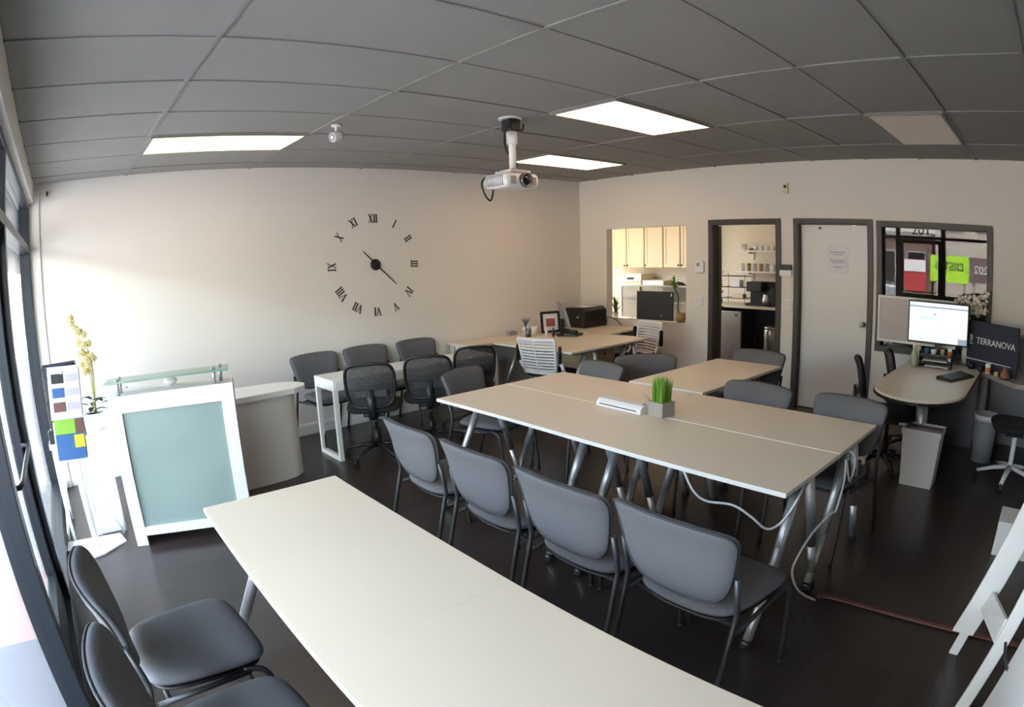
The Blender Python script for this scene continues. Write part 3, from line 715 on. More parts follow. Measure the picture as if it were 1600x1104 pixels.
# desks in the far corner
t = thing('wall_desk', 'long white desk along the clock wall towards the corner', 'desk', (-2.36, -.44, 0))
obj('desktop', MB().box(0, 1.70, 0, .41, .705, .735), 'table', t, .002)
obj('front_panel', MB().box(.02, 1.68, .30, .32, .45, .705), 'white', t)
for x in (.02, 1.64): obj('side_panel', MB().box(x, x + .03, .02, .40, 0, .705), 'white', t)
t = thing('printer_table', 'white table in the corner under the black printer', 'table', (-.70, -1.12, 0))
obj('tabletop', MB().box(0, .66, 0, 1.08, .713, .735), 'table', t, .002)
for x in (.05, .61):
    for y in (.06, 1.02): obj('leg', MB().tube([(x, y, 0), (x, y, .713)], .02, 12), 'chrome', t)
obj('wire_shelf', MB().box(.05, .61, .06, 1.02, .55, .56).tube([(.05, .02, .69), (.61, .02, .69)], .006).tube([(.05, .02, .66), (.61, .02, .66)], .006), 'darkmetal', t)
t = thing('desk_pedestal', 'beige drawer pedestal under the white desk tables near the chair', 'cabinet', (-1.05, -1.05, 0))
obj('body', MB().box(-.2, .2, -.25, .25, .02, .60), 'cream', t, .004)
for z in (.05, .24, .43): 
    d_ = obj('drawer', MB().box(-.19, .19, -.262, -.25, z, z + .17), 'cream', t, .003); obj('knob', MB().sphere((0, -.27, z + .12), .014, 10), 'knobm', d_)
# printer
t = thing('printer', 'black laser printer on the corner table by the wall', 'printer', (-.26, -.30, .735), -.05)
obj('body', MB().prism([(-.21, 0), (.21, 0), (.21, .22), (.17, .255), (-.15, .262), (-.21, .22)], -.20, .20, lambda a, b, c: (c * 1.05, a, b)), 'black', t, .012)
obj('output_tray', MB().box(-.14, .14, -.2145, -.209, .13, .20), 'rubber', t); obj('paper_drawer', MB().box(-.19, .19, -.218, -.209, .015, .085), 'black', t, .003); obj('paper', MB().box(-.10, .10, -.15, .1, .262, .266), 'paper', t); obj('badge', MB().box(-.2145, -.209, -.10, -.07, .13, .15), 'letter', t); obj('control_panel', MB().box(-.10, .16, -.19, -.12, .236, .243), 'greyboard', t)
tag(obj('printer_cable', MB().tube(catmull([(-.03, -.32, .80), (-.02, -.47, .84), (-.015, -.62, .82), (-.02, -.75, .72), (-.02, -.8, .5)], 5), .005, 6), 'black'), 'thin dark cable beside the black printer', 'cable')
# desk computer and small things
t = thing('desk_monitor', 'thin monitor seen nearly edge on, tilted, on the corner desk', 'monitor', (-1.10, -.72, .735), math.radians(53))
obj('panel', MB().cbox((0, 0, .25), (.50, .022, .30), RX(-.28)), 'greyboard', t, .004); obj('stand', MB().box(-.03, .03, -.005, .04, .01, .20), 'black', t); obj('stand_base', MB().box(-.12, .12, -.09, .09, 0, .012), 'black', t, .004)
t = thing('picture_frame', 'black picture frame with a reddish photo on the corner desk', 'picture frame', (-1.0, -.40, .735), math.radians(-25))
m = MB(); R = RX(-.18)
for a in ((-.13, .13, -.01, .01, 0, .03), (-.13, .13, -.01, .01, .24, .27), (-.13, -.10, -.01, .01, .03, .24), (.10, .13, -.01, .01, .03, .24)): m.box(*a, R)
obj('frame', m, 'black', t); obj('mat_board', MB().box(-.10, .10, 0, .004, .03, .24, R), 'paper', t); obj('photo', MB().box(-.06, .06, -.003, 0, .08, .18, R), 'picture', t); obj('strut', MB().box(-.02, .02, .0, .10, 0, .008), 'black', t)
t = thing('desk_phone', 'black desk phone on the corner desk table', 'phone', (-1.08, -.86, .735), .3)
obj('base', MB().prism([(-.09, 0), (.09, 0), (.09, .05), (-.09, .025)], -.09, .09, lambda a, b, c: (c, a, b)), 'black', t, .006); obj('handset', MB().tube([(-.06, -.08, .05), (-.062, 0, .065), (-.06, .08, .075)], [.024, .016, .024], 10), 'black', t)
t = thing('pen_cup', 'wire pen cup with pens on the corner desk', 'pen cup', (-1.42, -.42, .735))
obj('cup', MB().lathe([(.035, 0), (.038, .10), (.035, .10), (.032, .006)], 16), 'greymetal', t)
for k in range(4): obj('pen', MB().tube([(.01 * k - .015, 0, .01), (.022 * k - .035, .012 * (-1) ** k, .17)], .004, 6), ('darkmetal', 'whitepl')[k % 2], t)
tag(obj('desk_box', MB().box(-1.50, -1.37, -.16, -.09, .735, .785), 'greyboard', bevel=.004), 'small flat grey box on the wall desk', 'box')
tag(obj('white_mug', MB().lathe([(.04, .735), (.045, .83), (.041, .83), (.036, .745)], 18, (-1.20, -.30, 0)), 'white'), 'white mug behind the pen cup on the corner desk', 'mug')
t = thing('small_fan', 'little teal desk plant in a white pot on the corner desk', 'plant', (-1.24, -.18, .735)); t.name = 'desk_plant'
obj('pot', MB().lathe([(.035, 0), (.05, .09), (.045, .09), (.03, .01)], 16), 'white', t)
m = MB()
for k in range(7): a = k * .9; m.tube([(0, 0, .08), (.03 * math.cos(a), .03 * math.sin(a), .15), (.07 * math.cos(a), .07 * math.sin(a), .20)], [.006, .012, .002], 6, .3)
obj('leaves', m, mat('teal leaf', (.10, .18, .20), .5), t)
for k, (x, y) in enumerate(((-1.30, -.62), (-1.26, -.70))): tag(obj('desk_bottle', MB().lathe([(.018, .735), (.02, .80), (.009, .82), (.009, .845), (.001, .845)], 12, (x, y, 0)), ('whitepl', 'darkmetal')[k]), ('small white bottle on the corner desk beside the monitor', 'small dark bottle on the corner desk beside the monitor')[k], 'bottle')

# ------------------------------------------------------------------ reception desk
RL = Vector((-6.175, -1.735, 0)); phi = math.atan2(-.235, .815)
t = thing('reception_desk', 'white reception desk with a frosted green glass front and raised glass shelf', 'desk', RL, phi)
WD, HT, dp = .848, 1.01, .05
for x0 in (0, WD - .085): obj('stile', MB().box(x0, x0 + .085, 0, dp, 0, HT), 'white', t, .003)
obj('rail', MB().box(.085, WD - .085, 0, dp, HT - .11, HT), 'white', t, .003); obj('rail', MB().box(.085, WD - .085, 0, dp, .07, .13), 'white', t, .003)
obj('glass_panel', MB().box(.085, WD - .085, .022, .032, .13, HT - .11), 'frost', t)
obj('ledge', MB().box(0, WD, .05, .30, HT - .035, HT), 'white', t, .003)
obj('side_panel', MB().box(0, .03, .05, .62, 0, HT - .035), 'white', t); obj('back_panel', MB().box(.03, WD, .30, .32, .0, HT - .035), 'white', t)
gs = obj('glass_shelf', MB().box(-.01, WD - .02, -.03, .17, HT + .082, HT + .094), 'gshelf', t, .002)
for x, y in ((.075, .03), (.73, .03), (.77, .12), (.075, .12)): obj('standoff', MB().tube([(x, y, HT), (x, y, HT + .105)], .013, 12), 'chrome', gs)
# return counter (world aligned, expressed in the desk frame)
iv = RZ(-phi)
def wl(m): return m.xf(lambda v: iv @ (v - RL))
top = [(-5.42, -1.21), (-4.66, -1.20), (-4.55, -1.14), (-4.51, -1.04), (-4.55, -.93), (-4.66, -.84), (-5.3, -.70), (-5.98, -.70), (-5.98, -1.36), (-5.75, -1.42), (-5.45, -1.42)]
obj('counter_top', wl(MB().prism([(x, y) for x, y in top], .70, .745)), 'edge', t, .003)
pan = [(-5.44, -1.40), (-5.40, -1.25), (-5.30, -1.18), (-5.0, -1.17), (-4.80, -1.155), (-4.68, -1.12), (-4.61, -1.05)]
pn = [Vector((x, y)) for x, y in pan]; pc = [Vector((p[0], p[1])) for p in catmull([(x, y, 0) for x, y in pan], 5)]
poly = [(p.x, p.y) for p in pc] + [(p.x, p.y + .025) for p in reversed(pc)]
obj('counter_panel', wl(MB().prism(poly, 0, .70)), 'wall', t, 0)
tag(obj('computer_mouse', MB().sphere((0, 0, 0), .045, 14, (1.1, .75, .62)).shift(RL + RZ(phi) @ Vector((.42, .20, HT + .026))), 'whitepl'), 'small white rounded object on the reception desk ledge', 'mouse')

# ------------------------------------------------------------------ left corner: side table, orchid, brochure stand
t = thing('side_table', 'small white table by the glass front carrying the orchid', 'table', (-6.43, -1.16, 0))
obj('tabletop', MB().box(-.225, .235, -.25, .30, .68, .715), 'white', t, .003)
for x in (-.20, .21):
    for y in (-.22, .27): obj('leg', MB().tube([(x, y, 0), (x, y, .68)], .013, 10), 'whitepl', t)
t = thing('storage_box', 'white box standing on the floor under the small white table', 'box', (-6.35, -1.16, 0))
obj('body', MB().box(-.13, .13, -.20, .17, 0, .42), 'paper', t, .003); obj('lid', MB().box(-.136, .136, -.206, .176, .40, .45), 'white', t, .003)
t = thing('orchid', 'cream orchid in a white pot on the small white table', 'plant', (-6.27, -1.20, .715))
obj('pot', MB().lathe([(.05, 0), (.065, .03), (.075, .12), (.068, .125), (.06, .03)], 20), 'white', t)
obj('soil', MB().lathe([(.001, .112), (.068, .112)], 14), 'bark', t)
m = MB()
for k in range(9):
    a = k * .75; r = .06 + .03 * (k % 3); m.pad([(math.cos(q) * .5, math.sin(q)) for q in [i * PI / 6 for i in range(12)]], (0, 0), .02, lambda u, v, w: (math.cos(a) * (r + v * .06) - math.sin(a) * u * .05, math.sin(a) * (r + v * .06) + math.cos(a) * u * .05, .15 + .05 * (k % 2) + w * .2 - v * v * .02 + .012 * k % .05), 4)
obj('leaves', m, 'darkleaf', t)
stemP = [[(0, 0, .12), (.015, 0, .30), (.0, .0, .50), (-.05, 0, .68), (-.09, .0, .80)], [(.01, .01, .12), (.035, 0, .28), (.04, .01, .45), (.02, .01, .58)]]
for P in stemP: obj('stem', MB().tube(catmull(P, 6), .0045, 6), mat('stem', (.35, .36, .05), .6), t)
obj('stake', MB().tube([(.02, .0, .10), (.03, .0, .48)], .006, 6), mat('stake', (.25, .26, .05), .6), t)
fl = [(-.09, 0, .80), (-.085, -.02, .77), (-.06, 0, .72), (-.045, -.02, .70), (-.02, 0, .69), (.0, -.01, .675), (-.04, .0, .62), (-.01, -.02, .60), (.03, .0, .61), (-.035, -.02, .55), (.0, 0, .54), (.04, -.01, .52), (-.03, 0, .47), (.01, -.02, .47), (.055, .0, .50), (-.02, -.01, .42), (.02, 0, .42), (0, -.02, .50)]
for c in fl:
    m = MB(); rn = random.random() * 6
    for k in range(5):
        a = rn + k * 2 * PI / 5; m.sphere((c[0] + .016 * math.cos(a), c[1] - .012, c[2] + .016 * math.sin(a)), .014, 8, (1, .35, 1))
    m.sphere((c[0], c[1] - .02, c[2]), .007, 8); obj('flower', m, 'petal', t)
t = thing('wire_holder', 'dark wire magazine holder on the small table behind the brochures', 'magazine holder', (-6.49, -1.22, .715))
m = MB()
for z in (.01, .25, .50): m.loop([(x * .13, y * .09 - .0, z) for x, y in ((-1, -1), (1, -1), (1, 1), (-1, 1))], .004, 6)
for x, y in ((-1, -1), (1, -1), (1, 1), (-1, 1)): m.tube([(x * .13, y * .09, 0), (x * .13, y * .09, .50)], .004, 6)
obj('wire_frame', m, 'black', t); obj('back_panel', MB().box(-.125, .125, .07, .075, .02, .50), 'navy', t); obj('magazine', MB().box(-.10, .11, .02, .035, .03, .44), 'greyboard', t)
tag(obj('black_tray', MB().box(-6.645, -6.52, -1.40, -1.33, .715, .80), 'black', bevel=.006), 'small black box on the small white table front corner', 'box')
t = thing('brochure_stand', 'white floor stand holding tilted leaflets beside the reception desk', 'stand', (-6.47, -1.60, 0))
obj('base_plate', MB().prism([(-.23, .05), (-.03, -.16), (.05, -.14), (.23, .0), (.20, .16), (-.22, .22)], 0, .014), 'white', t, .003)
obj('post', MB().tube([(.01, .0, .014), (0, -.02, .68)], .026, 14).tube([(0, -.02, .66), (0, -.05, 1.22)], .018, 12), 'white', t)
for a, b in (((-.01, -.05, .74), (.235, .15, .012)), ((.03, -.04, .76), (.06, .20, .012)), ((-.06, -.04, .74), (-.21, .22, .012))): obj('leg', MB().tube([a, b], .010, 10), 'whitepl', t)
Rt = RX(-.14) @ RY(.06)
def rk(x0, x1, y0, y1, z0, z1): return MB().box(x0, x1, y0, y1, z0, z1, Rt, (0, -.10, .93))
obj('leaflet_pocket', rk(-.115, .115, .01, .03, -.01, .32), 'whitepl', t)
sh = obj('leaflet', rk(-.105, .105, -.0, .008, .0, .31), 'paper', t, label='white leaflet with three small pictures')
for k, mm in enumerate(('darkmetal', 'printblue', 'printbrown')): obj('picture', rk(-.09, -.005, -.004, -.0, .215 - k * .088, .275 - k * .088), mm, sh)
for k in range(3): obj('caption', rk(.01, .095, -.003, -.0, .222 - k * .088, .268 - k * .088), 'printlav', sh)
obj('leaflet_pocket', rk(-.11, .11, .01, .03, -.27, -.02), 'whitepl', t)
s2 = obj('leaflet', rk(-.10, .10, -.006, .002, -.26, -.01), 'printblue', t, label='blue leaflet with green top and yellow patch')
obj('picture', rk(-.10, .045, -.010, -.006, -.10, -.01), 'printgreen', s2); obj('picture', rk(.045, .10, -.010, -.006, -.10, -.01), 'printbrown', s2); obj('picture', rk(.03, .10, -.011, -.007, -.19, -.11), 'printyellow', s2)

# ------------------------------------------------------------------ right side: rounded desk and its things
t = thing('rounded_desk', 'beige desk with a rounded end and dark edge below the monitor', 'desk', (-.35, -4.925, 0))
P = [(0, .375), (-1.28, .375)] + [(-1.28 - .46 * math.sin(a), .375 * math.cos(a)) for a in [PI * k / 16 for k in range(1, 16)]] + [(-1.28, -.375), (0, -.375)]
obj('desktop', MB().prism(P, .717, .737), 'table', t, .002)
obj('edge_band', MB().prism([(x - .006 if x < -1 else x, y * 1.015) for x, y in P], .697, .718), 'black', t)
obj('column', MB().tube([(-1.12, 0, .02), (-1.12, 0, .70)], .05, 16), 'chrome', t); obj('column_foot', MB().lathe([(.17, 0), (.16, .015), (.06, .03)], 24, (-1.12, 0, 0)), 'darkmetal', t); obj('end_panel', MB().box(-.05, -.02, -.36, .36, 0, .70), 'darkmetal', t)
t = thing('dark_desk', 'grey side desk along the wall carrying the navy sign', 'desk', (-.45, -5.60, 0))
obj('desktop', MB().prism([(-.05, .285), (.115, .285), (.115, 1.05), (.43, 1.05), (.43, -.55), (-.45, -.55), (-.45, -.08)], .695, .735), mat('grey laminate', (.30, .27, .25), .4), t, .002)
obj('side_panel', MB().box(-.40, .42, -.54, -.51, 0, .695), 'greyboard', t); obj('back_panel', MB().box(.38, .41, -.50, .26, 0, .695), 'greyboard', t); obj('side_panel', MB().box(.0, .38, .22, .25, 0, .695), 'greyboard', t)
# monitor
t = thing('computer_monitor', 'computer monitor showing a pale window on the rounded desk', 'monitor', (-.47, -4.84, .737), math.radians(2))
obj('housing', MB().box(-.005, .03, -.308, .308, .185, .565), 'black', t, .004)
scn = obj('screen', MB().box(-.008, -.004, -.294, .294, .20, .552), 'screen', t)
obj('toolbar', MB().box(-.010, -.008, -.294, .294, .508, .522), 'screenbar', scn); obj('dialog', MB().box(-.010, -.008, -.294, -.205, .20, .252), 'screenbar', scn); obj('side_pane', MB().box(-.010, -.008, .0, .20, .405, .43), 'screenpale', scn); obj('cursor_icon', MB().box(-.010, -.008, .025, .05, .445, .458), 'screenbar', scn)
obj('stand', MB().box(.02, .06, -.03, .03, .01, .30), 'black', t); obj('stand_base', MB().box(-.09, .10, -.13, .13, 0, .012), 'black', t, .004)
t = thing('desk_divider', 'white framed grey divider panel behind the monitor', 'divider', (-.30, -4.60, .737), 0)
m = MB(); a0, a1, z0, z1 = -.40, .43, .135, .575
for b in ((a0, a1, z0, z0 + .02), (a0, a1, z1 - .02, z1), (a0, a0 + .02, z0 + .02, z1 - .02), (a1 - .02, a1, z0 + .02, z1 - .02)): m.box(-.012, .012, *b)
obj('frame', m, 'white', t); obj('panel', MB().box(-.005, .005, a0 + .02, a1 - .02, z0 + .02, z1 - .02), mat('lilac grey panel', (.52, .48, .48), .5), t)
for y in (-.35, .02): obj('clamp', MB().box(-.02, .02, y - .02, y + .02, 0, z0), 'chrome', t)
t = thing('keyboard', 'black computer keyboard on the rounded desk edge', 'keyboard', (-1.03, -5.125, .737), math.radians(-23))
obj('case', MB().prism([(-.08, 0), (.08, 0), (.08, .028), (-.08, .014)], -.21, .21, lambda a, b, c: (c, a, b)), 'black', t, .003)
m = MB()
for i in range(5):
    for j in range(16): m.box(-.195 + j * .0245, -.175 + j * .0245, -.065 + i * .027, -.043 + i * .027, .016 + i * .0026, .022 + i * .0026)
obj('keys', m, 'darkmetal', t)
t = thing('desk_organizer', 'black desktop organizer trays below the monitor', 'organizer', (-.62, -4.86, .737))
for z in (.0, .05, .10): obj('tray', MB().box(-.06, .06, -.16, .16, z, z + .006).box(-.06, .06, -.16, -.154, z, z + .04).box(-.06, .06, .154, .16, z, z + .04), 'black', t)
for z, y0 in ((.008, -.14), (.058, -.12)): obj('paper', MB().box(-.064, .05, y0, y0 + .24, z, z + .008), 'paper', t)
t = thing('spray_bottle', 'pale green bottle beside the desk organizer', 'bottle', (-.72, -4.66, .737))
obj('body', MB().lathe([(.03, 0), (.033, .01), (.033, .10), (.014, .14), (.012, .16), (.001, .16)], 16), mat('pale green plastic', (.50, .60, .45), .3, alpha=.8), t); obj('cap', MB().lathe([(.014, .16), (.014, .19), (.001, .19)], 12).box(-.04, .0, -.008, .008, .18, .195), 'whitepl', t)
tag(obj('divider_post', MB().box(-.66, -.62, -4.705, -4.665, .737, .93), 'counter', bevel=.003), 'beige post block between bottle and organizer', 'post')
for k, (y, mm, lb, r, h) in enumerate(((-4.76, 'printblue', 'small blue cup on top of the organizer trays', .022, .05), (-4.83, 'whitepl', 'small white tub on top of the organizer trays', .028, .045), (-4.92, 'petal', 'cream jar on top of the organizer trays', .02, .055), (-4.99, 'orange', 'small orange jar on top of the organizer trays', .02, .04))):
    tag(obj('desk_cup', MB().lathe([(r * .9, .843), (r, .843 + h), (r * .85, .843 + h), (r * .8, .85)], 14, (-.60, y, 0)), mm), lb, 'cup')
# navy sign
A, Bp = Vector((-.36, -5.13, .735)), Vector((-.66, -5.66, .735)); dv = (Bp - A); Ls = dv.length; av = math.atan2(dv.y, dv.x)
t = thing('navy_sign', 'navy blue sign board with white company lettering on the side desk', 'sign', A, av)
obj('panel', MB().box(0, Ls, 0, .025, .0, .43), 'navy', t, .003)
obj('lettering', text_mb('TERRANOVA', .080, .004, lambda x, y, z: (Ls * .575 + x, -.004 + z, .235 + y)), 'letter', t)
e = MB(); e.box(.035, .048, -.004, -.001, .22, .31); e.box(.048, .072, -.004, -.001, .22, .232); e.box(.054, .066, -.004, -.001, .25, .305); obj('emblem', e, 'letter', t)
obj('stripe', MB().box(.0, Ls * .9, -.004, -.001, .085, .092), 'letter', t)
for x in (.08, Ls - .08): obj('stand_foot', MB().box(x - .02, x + .02, -.02, .12, -.0, .01), 'black', t)
for x, d, mm, lb, h, r in ((-.43, -5.20, 'black', 'small black camera at the foot of the navy sign', .06, .035), (-.50, -5.30, 'darkmetal', 'dark pot at the foot of the navy sign', .05, .028), (-.56, -5.38, 'whitepl', 'white and orange cup at the foot of the navy sign', .085, .027), (-.64, -5.47, 'petal', 'small cream jar at the foot of the navy sign', .035, .02)):
    o_ = tag(obj('desk_cup', MB().lathe([(r, .735), (r * 1.05, .735 + h), (r * .8, .735 + h), (r * .75, .74)], 14, (x, d, 0)), mm), lb, 'cup')
    if 'orange' in lb: obj('band', MB().lathe([(r * 1.05, .75), (r * 1.08, .755), (r * 1.08, .785), (r * 1.05, .79)], 14, (x, d, 0)), 'orange', o_)
t = thing('brown_figurine', 'rounded brown ornament on the corner of the side desk', 'ornament', (-.735, -5.56, .735))
obj('body', MB().lathe([(.035, 0), (.045, .02), (.042, .05), (.02, .075), (.022, .09), (.001, .105)], 18), mat('terracotta', (.30, .13, .07), .5), t); obj('base', MB().lathe([(.05, 0), (.05, .008)], 18), 'knobm', t)
t = thing('office_orchid', 'pale artificial flowers standing behind the monitor by the office window', 'plant', (-.14, -5.10, .735))
obj('vase', MB().lathe([(.04, 0), (.05, .10), (.03, .2), (.035, .24), (.03, .235), (.025, .2)], 16), 'whitepl', t)
m = MB(); rn = random.Random(3)
for k in range(150):
    y = rn.uniform(-.20, .14); z = .52 + (.10 - y) * .2 + rn.uniform(-.12, .10); m.sphere((rn.uniform(-.05, .04), y, z), rn.uniform(.016, .028), 8, (1, 1, .7))
obj('blossoms', m, mat('pale petals', (.82, .77, .66), .7), t)
m = MB()
for k in range(7): m.tube([(0, 0, .2), (0, -.1 + k * .03, .32), (0, -.2 + k * .055, .54)], .004, 6)
obj('stems', m, 'leaf', t)
tag(obj('dark_garland', MB().tube(catmull([(-.06, -5.35, 1.02), (-.07, -5.5, 1.06), (-.05, -5.65, 1.03), (-.06, -5.85, .98)], 5), [.02 + .012 * math.sin(k * 1.9) for k in range(16)], 8).box(-.10, -.02, -5.9, -5.34, .735, 1.0), 'greyboard'), 'grey box with a dark garland on top behind the navy sign', 'box')
# trash bins, paper stack, box
t = thing('trash_bin', 'tall white rectangular waste bin on the floor by the rounded desk', 'bin', (-1.63, -4.99, 0))
def ringbox(m, w0, d0, w1, d1, z0, z1, th):
    vs = []
    for (w, d, z) in ((w0, d0, z0), (w1, d1, z1), (w1 - th, d1 - th, z1), (w0 - th, d0 - th, z0 + th)):
        vs += [(-w, -d, z), (w, -d, z), (w, d, z), (-w, d, z)]
    fs = [(0, 1, 2, 3), (12, 15, 14, 13)]
    for r in range(3):
        for k in range(4): fs.append((r * 4 + k, r * 4 + (k + 1) % 4, (r + 1) * 4 + (k + 1) % 4, (r + 1) * 4 + k))
    return m.add(vs, fs)
obj('body', ringbox(MB(), .095, .135, .115, .16, 0, .44, .006), 'white', t, .004); obj('rim', ringbox(MB(), .118, .164, .122, .168, .40, .445, .010), 'white', t, .003)
obj('bag', ringbox(MB(), .100, .145, .108, .152, .30, .43, .004), 'printbrown', t)
t = thing('office_bin', 'round grey waste bin beside the side desk', 'bin', (-.72, -5.43, 0))
obj('body', MB().lathe([(.10, 0), (.12, .40), (.115, .40), (.095, .01)], 24), 'greyboard', t); obj('bag', MB().lathe([(.118, .36), (.128, .41), (.112, .42), (.10, .30)], 20), 'whitepl', t)
for k in range(3): tag(obj('paper_ream', MB().box(-1.62 + .01 * k, -1.40 + .01 * k, -4.50 - .01 * k, -4.22 - .01 * k, .02 + .06 * k - .02, .06 * k + .055), 'paper', bevel=.002), ('white paper ream at the bottom of the stack by the mesh chair', 'white paper ream in the middle of the stack by the mesh chair', 'white paper ream on top of the stack by the mesh chair')[k], 'paper', 'paper reams stacked by the mesh chair')
t = thing('white_carton', 'white box with a pale handle slot on the floor at the right edge', 'box', (-2.60, -5.90, 0))
obj('body', MB().box(-.02, .25, -.16, .14, 0, .22), 'white', t, .003); obj('handle_slot', MB().box(-.023, -.019, -.01, .06, .15, .175), 'paper', t)
# easel at the right edge
t = thing('flip_chart_easel', 'white flip chart easel at the bottom right corner', 'easel', (-4.1, -5.9, 0))
def leg(x, y, dy, w, top):
    a, b = Vector((x, y, 0)), Vector((x, y + dy * top, top)); d = (b - a).normalized(); n = Vector((0, d.z, -d.y))
    m = MB(); P = [a - Vector((w / 2, 0, 0)), a + Vector((w / 2, 0, 0)), b + Vector((w / 2, 0, 0)), b - Vector((w / 2, 0, 0))]
    return m.add([p + n * .012 for p in P] + [p - n * .012 for p in P], [(0, 1, 2, 3), (7, 6, 5, 4), (0, 4, 5, 1), (1, 5, 6, 2), (2, 6, 7, 3), (3, 7, 4, 0)])
o = Vector((-4.1, -5.9, 0))
def plank(x, th, y0, y1, z0, z1, lean): return MB().add([(x + sx, y + lean * z, z) for sx in (-th / 2, th / 2) for y, z in ((y0, z0), (y1, z0), (y1, z1), (y0, z1))], [(0, 3, 2, 1), (4, 5, 6, 7), (0, 1, 5, 4), (1, 2, 6, 5), (2, 3, 7, 6), (3, 0, 4, 7)]).shift(-o)
lg_ = obj('leg', plank(-3.77, .03, -5.772, -5.665, .12, 1.6, -.27), 'white', t, .004); obj('foot', plank(-3.77, .028, -5.762, -5.715, 0, .12, -.20), 'white', lg_, .004)
obj('leg', plank(-4.215, .03, -5.885, -5.832, 0, 1.6, -.19), 'white', t, .004)
obj('crossbar', MB().add([(-3.79, -5.80, .26), (-4.19, -5.90, .36), (-4.19, -5.915, .47), (-3.79, -5.83, .36), (-3.79, -5.815, .26), (-4.19, -5.915, .36), (-4.19, -5.93, .47), (-3.79, -5.845, .36)], [(0, 1, 2, 3), (7, 6, 5, 4), (0, 4, 5, 1), (1, 5, 6, 2), (2, 6, 7, 3), (3, 7, 4, 0)]).shift(-o), 'white', t)
bmx = MB(); bmx.add([(-4.95, -5.90, .05), (-4.36, -5.92, .05), (-4.36, -6.13, 1.30), (-4.95, -6.13, 1.30), (-4.95, -5.915, .05), (-4.36, -5.935, .05), (-4.36, -6.145, 1.30), (-4.95, -6.145, 1.30)], [(0, 1, 2, 3), (7, 6, 5, 4), (0, 4, 5, 1), (1, 5, 6, 2), (2, 6, 7, 3), (3, 7, 4, 0)])
obj('board', bmx.shift(-o), 'white', t); 
tag(obj('black_cable', MB().tube(catmull([(-4.40, -5.935, .50), (-4.40, -5.955, .44), (-4.42, -5.99, .40), (-4.43, -6.05, .40), (-4.40, -6.2, .45)], 6), .006, 8), 'black'), 'short black cable curving over the white easel board', 'cable')

# ------------------------------------------------------------------ kitchen seen through the opening and doorway
t = thing('kitchen_desk', 'desk behind the pass-through opening', 'desk', (.45, -.9, 0))
obj('desktop', MB().box(-.29, .33, -.85, .85, .70, .73), 'counter', t); 
for y in (-.82, .79): obj('side_panel', MB().box(-.27, .31, y, y + .03, 0, .70), 'white', t)
t = thing('cable_board', 'white framed translucent divider behind the pass-through opening', 'divider', (.46, -.85, .73)); t.name = 'desk_screen'
m = MB(); a0, a1, z0, z1 = -.62, .505, .05, .515
for b in ((a0, a1, z0, z0 + .02), (a0, a1, z1 - .022, z1), (a0, a0 + .02, z0 + .02, z1 - .022), (a1 - .02, a1, z0 + .02, z1 - .022)): m.box(-.012, .012, *b)
obj('frame', m, 'white', t); obj('panel', MB().box(-.004, .004, a0 + .02, a1 - .02, z0 + .02, z1 - .022), mat('smoky panel', (.42, .40, .36), .4, alpha=.55), t)
for y in (-.45, .35): obj('foot', MB().box(-.08, .08, y - .02, y + .02, 0, .05), 'white', t)
obj('inner_post', MB().box(-.016, .016, .17, .20, .05, .50), 'counter', t)
t = thing('monitor_back', 'dark back of a wide monitor in the pass-through opening', 'monitor', (.30, -1.03, .73)); t.name = 'computer_display'
obj('housing', MB().box(-.015, .02, -.29, .28, .065, .445), 'darkmetal', t, .006); obj('stand', MB().box(.02, .05, -.04, .04, .0, .25), 'black', t); obj('stand_base', MB().box(-.06, .12, -.12, .12, 0, .012), 'black', t); obj('badge', MB().box(-.018, -.015, -.285, -.265, .385, .42), 'letter', t); obj('logo', MB().lathe([(.011, 0), (.011, .003)], 12, (-.015, -.12, .13), RY(-PI / 2)), 'greyboard', t)
t = thing('glass_vase_plant', 'small green plant in a clear glass vase on the opening sill', 'plant', (.06, -.575, .82))
obj('vase', MB().lathe([(.035, 0), (.042, .09), (.039, .09), (.032, .006)], 18), 'clearpl', t)
m = MB()
for k in range(16):
    a = k * 2.4; r = .03 + .012 * (k % 4); h = .12 + .035 * (k % 5); m.tube([(0, 0, .03), (r * .5 * math.cos(a), r * .5 * math.sin(a), h), (r * 1.3 * math.cos(a), r * 1.3 * math.sin(a), h + .05)], [.003, .008, .001], 6, .3)
obj('leaves', m, 'leaf', t)
t = thing('bamboo_plant', 'tall lucky bamboo in an amber pot on the opening sill', 'plant', (.06, -1.60, .82))
obj('pot', MB().lathe([(.05, 0), (.06, .04), (.055, .12), (.05, .12), (.05, .01)], 18), 'amber', t)
obj('stalk', MB().tube(catmull([(0, .0, .02), (-.0, .05, .18), (0, .04, .30), (0, .10, .42), (0, .115, .50)], 5), .010, 8), 'leaf', t)
m = MB()
for k in range(14):
    a = k * 2.0; m.tube([(0, .09, .38 + .01 * k), (.04 * math.cos(a), .09 + .04 * math.sin(a), .44 + .01 * k), (.10 * math.cos(a), .09 + .10 * math.sin(a), .42 + .01 * k)], [.003, .011, .001], 6, .3)
obj('leaves', m, 'grasspl', t)
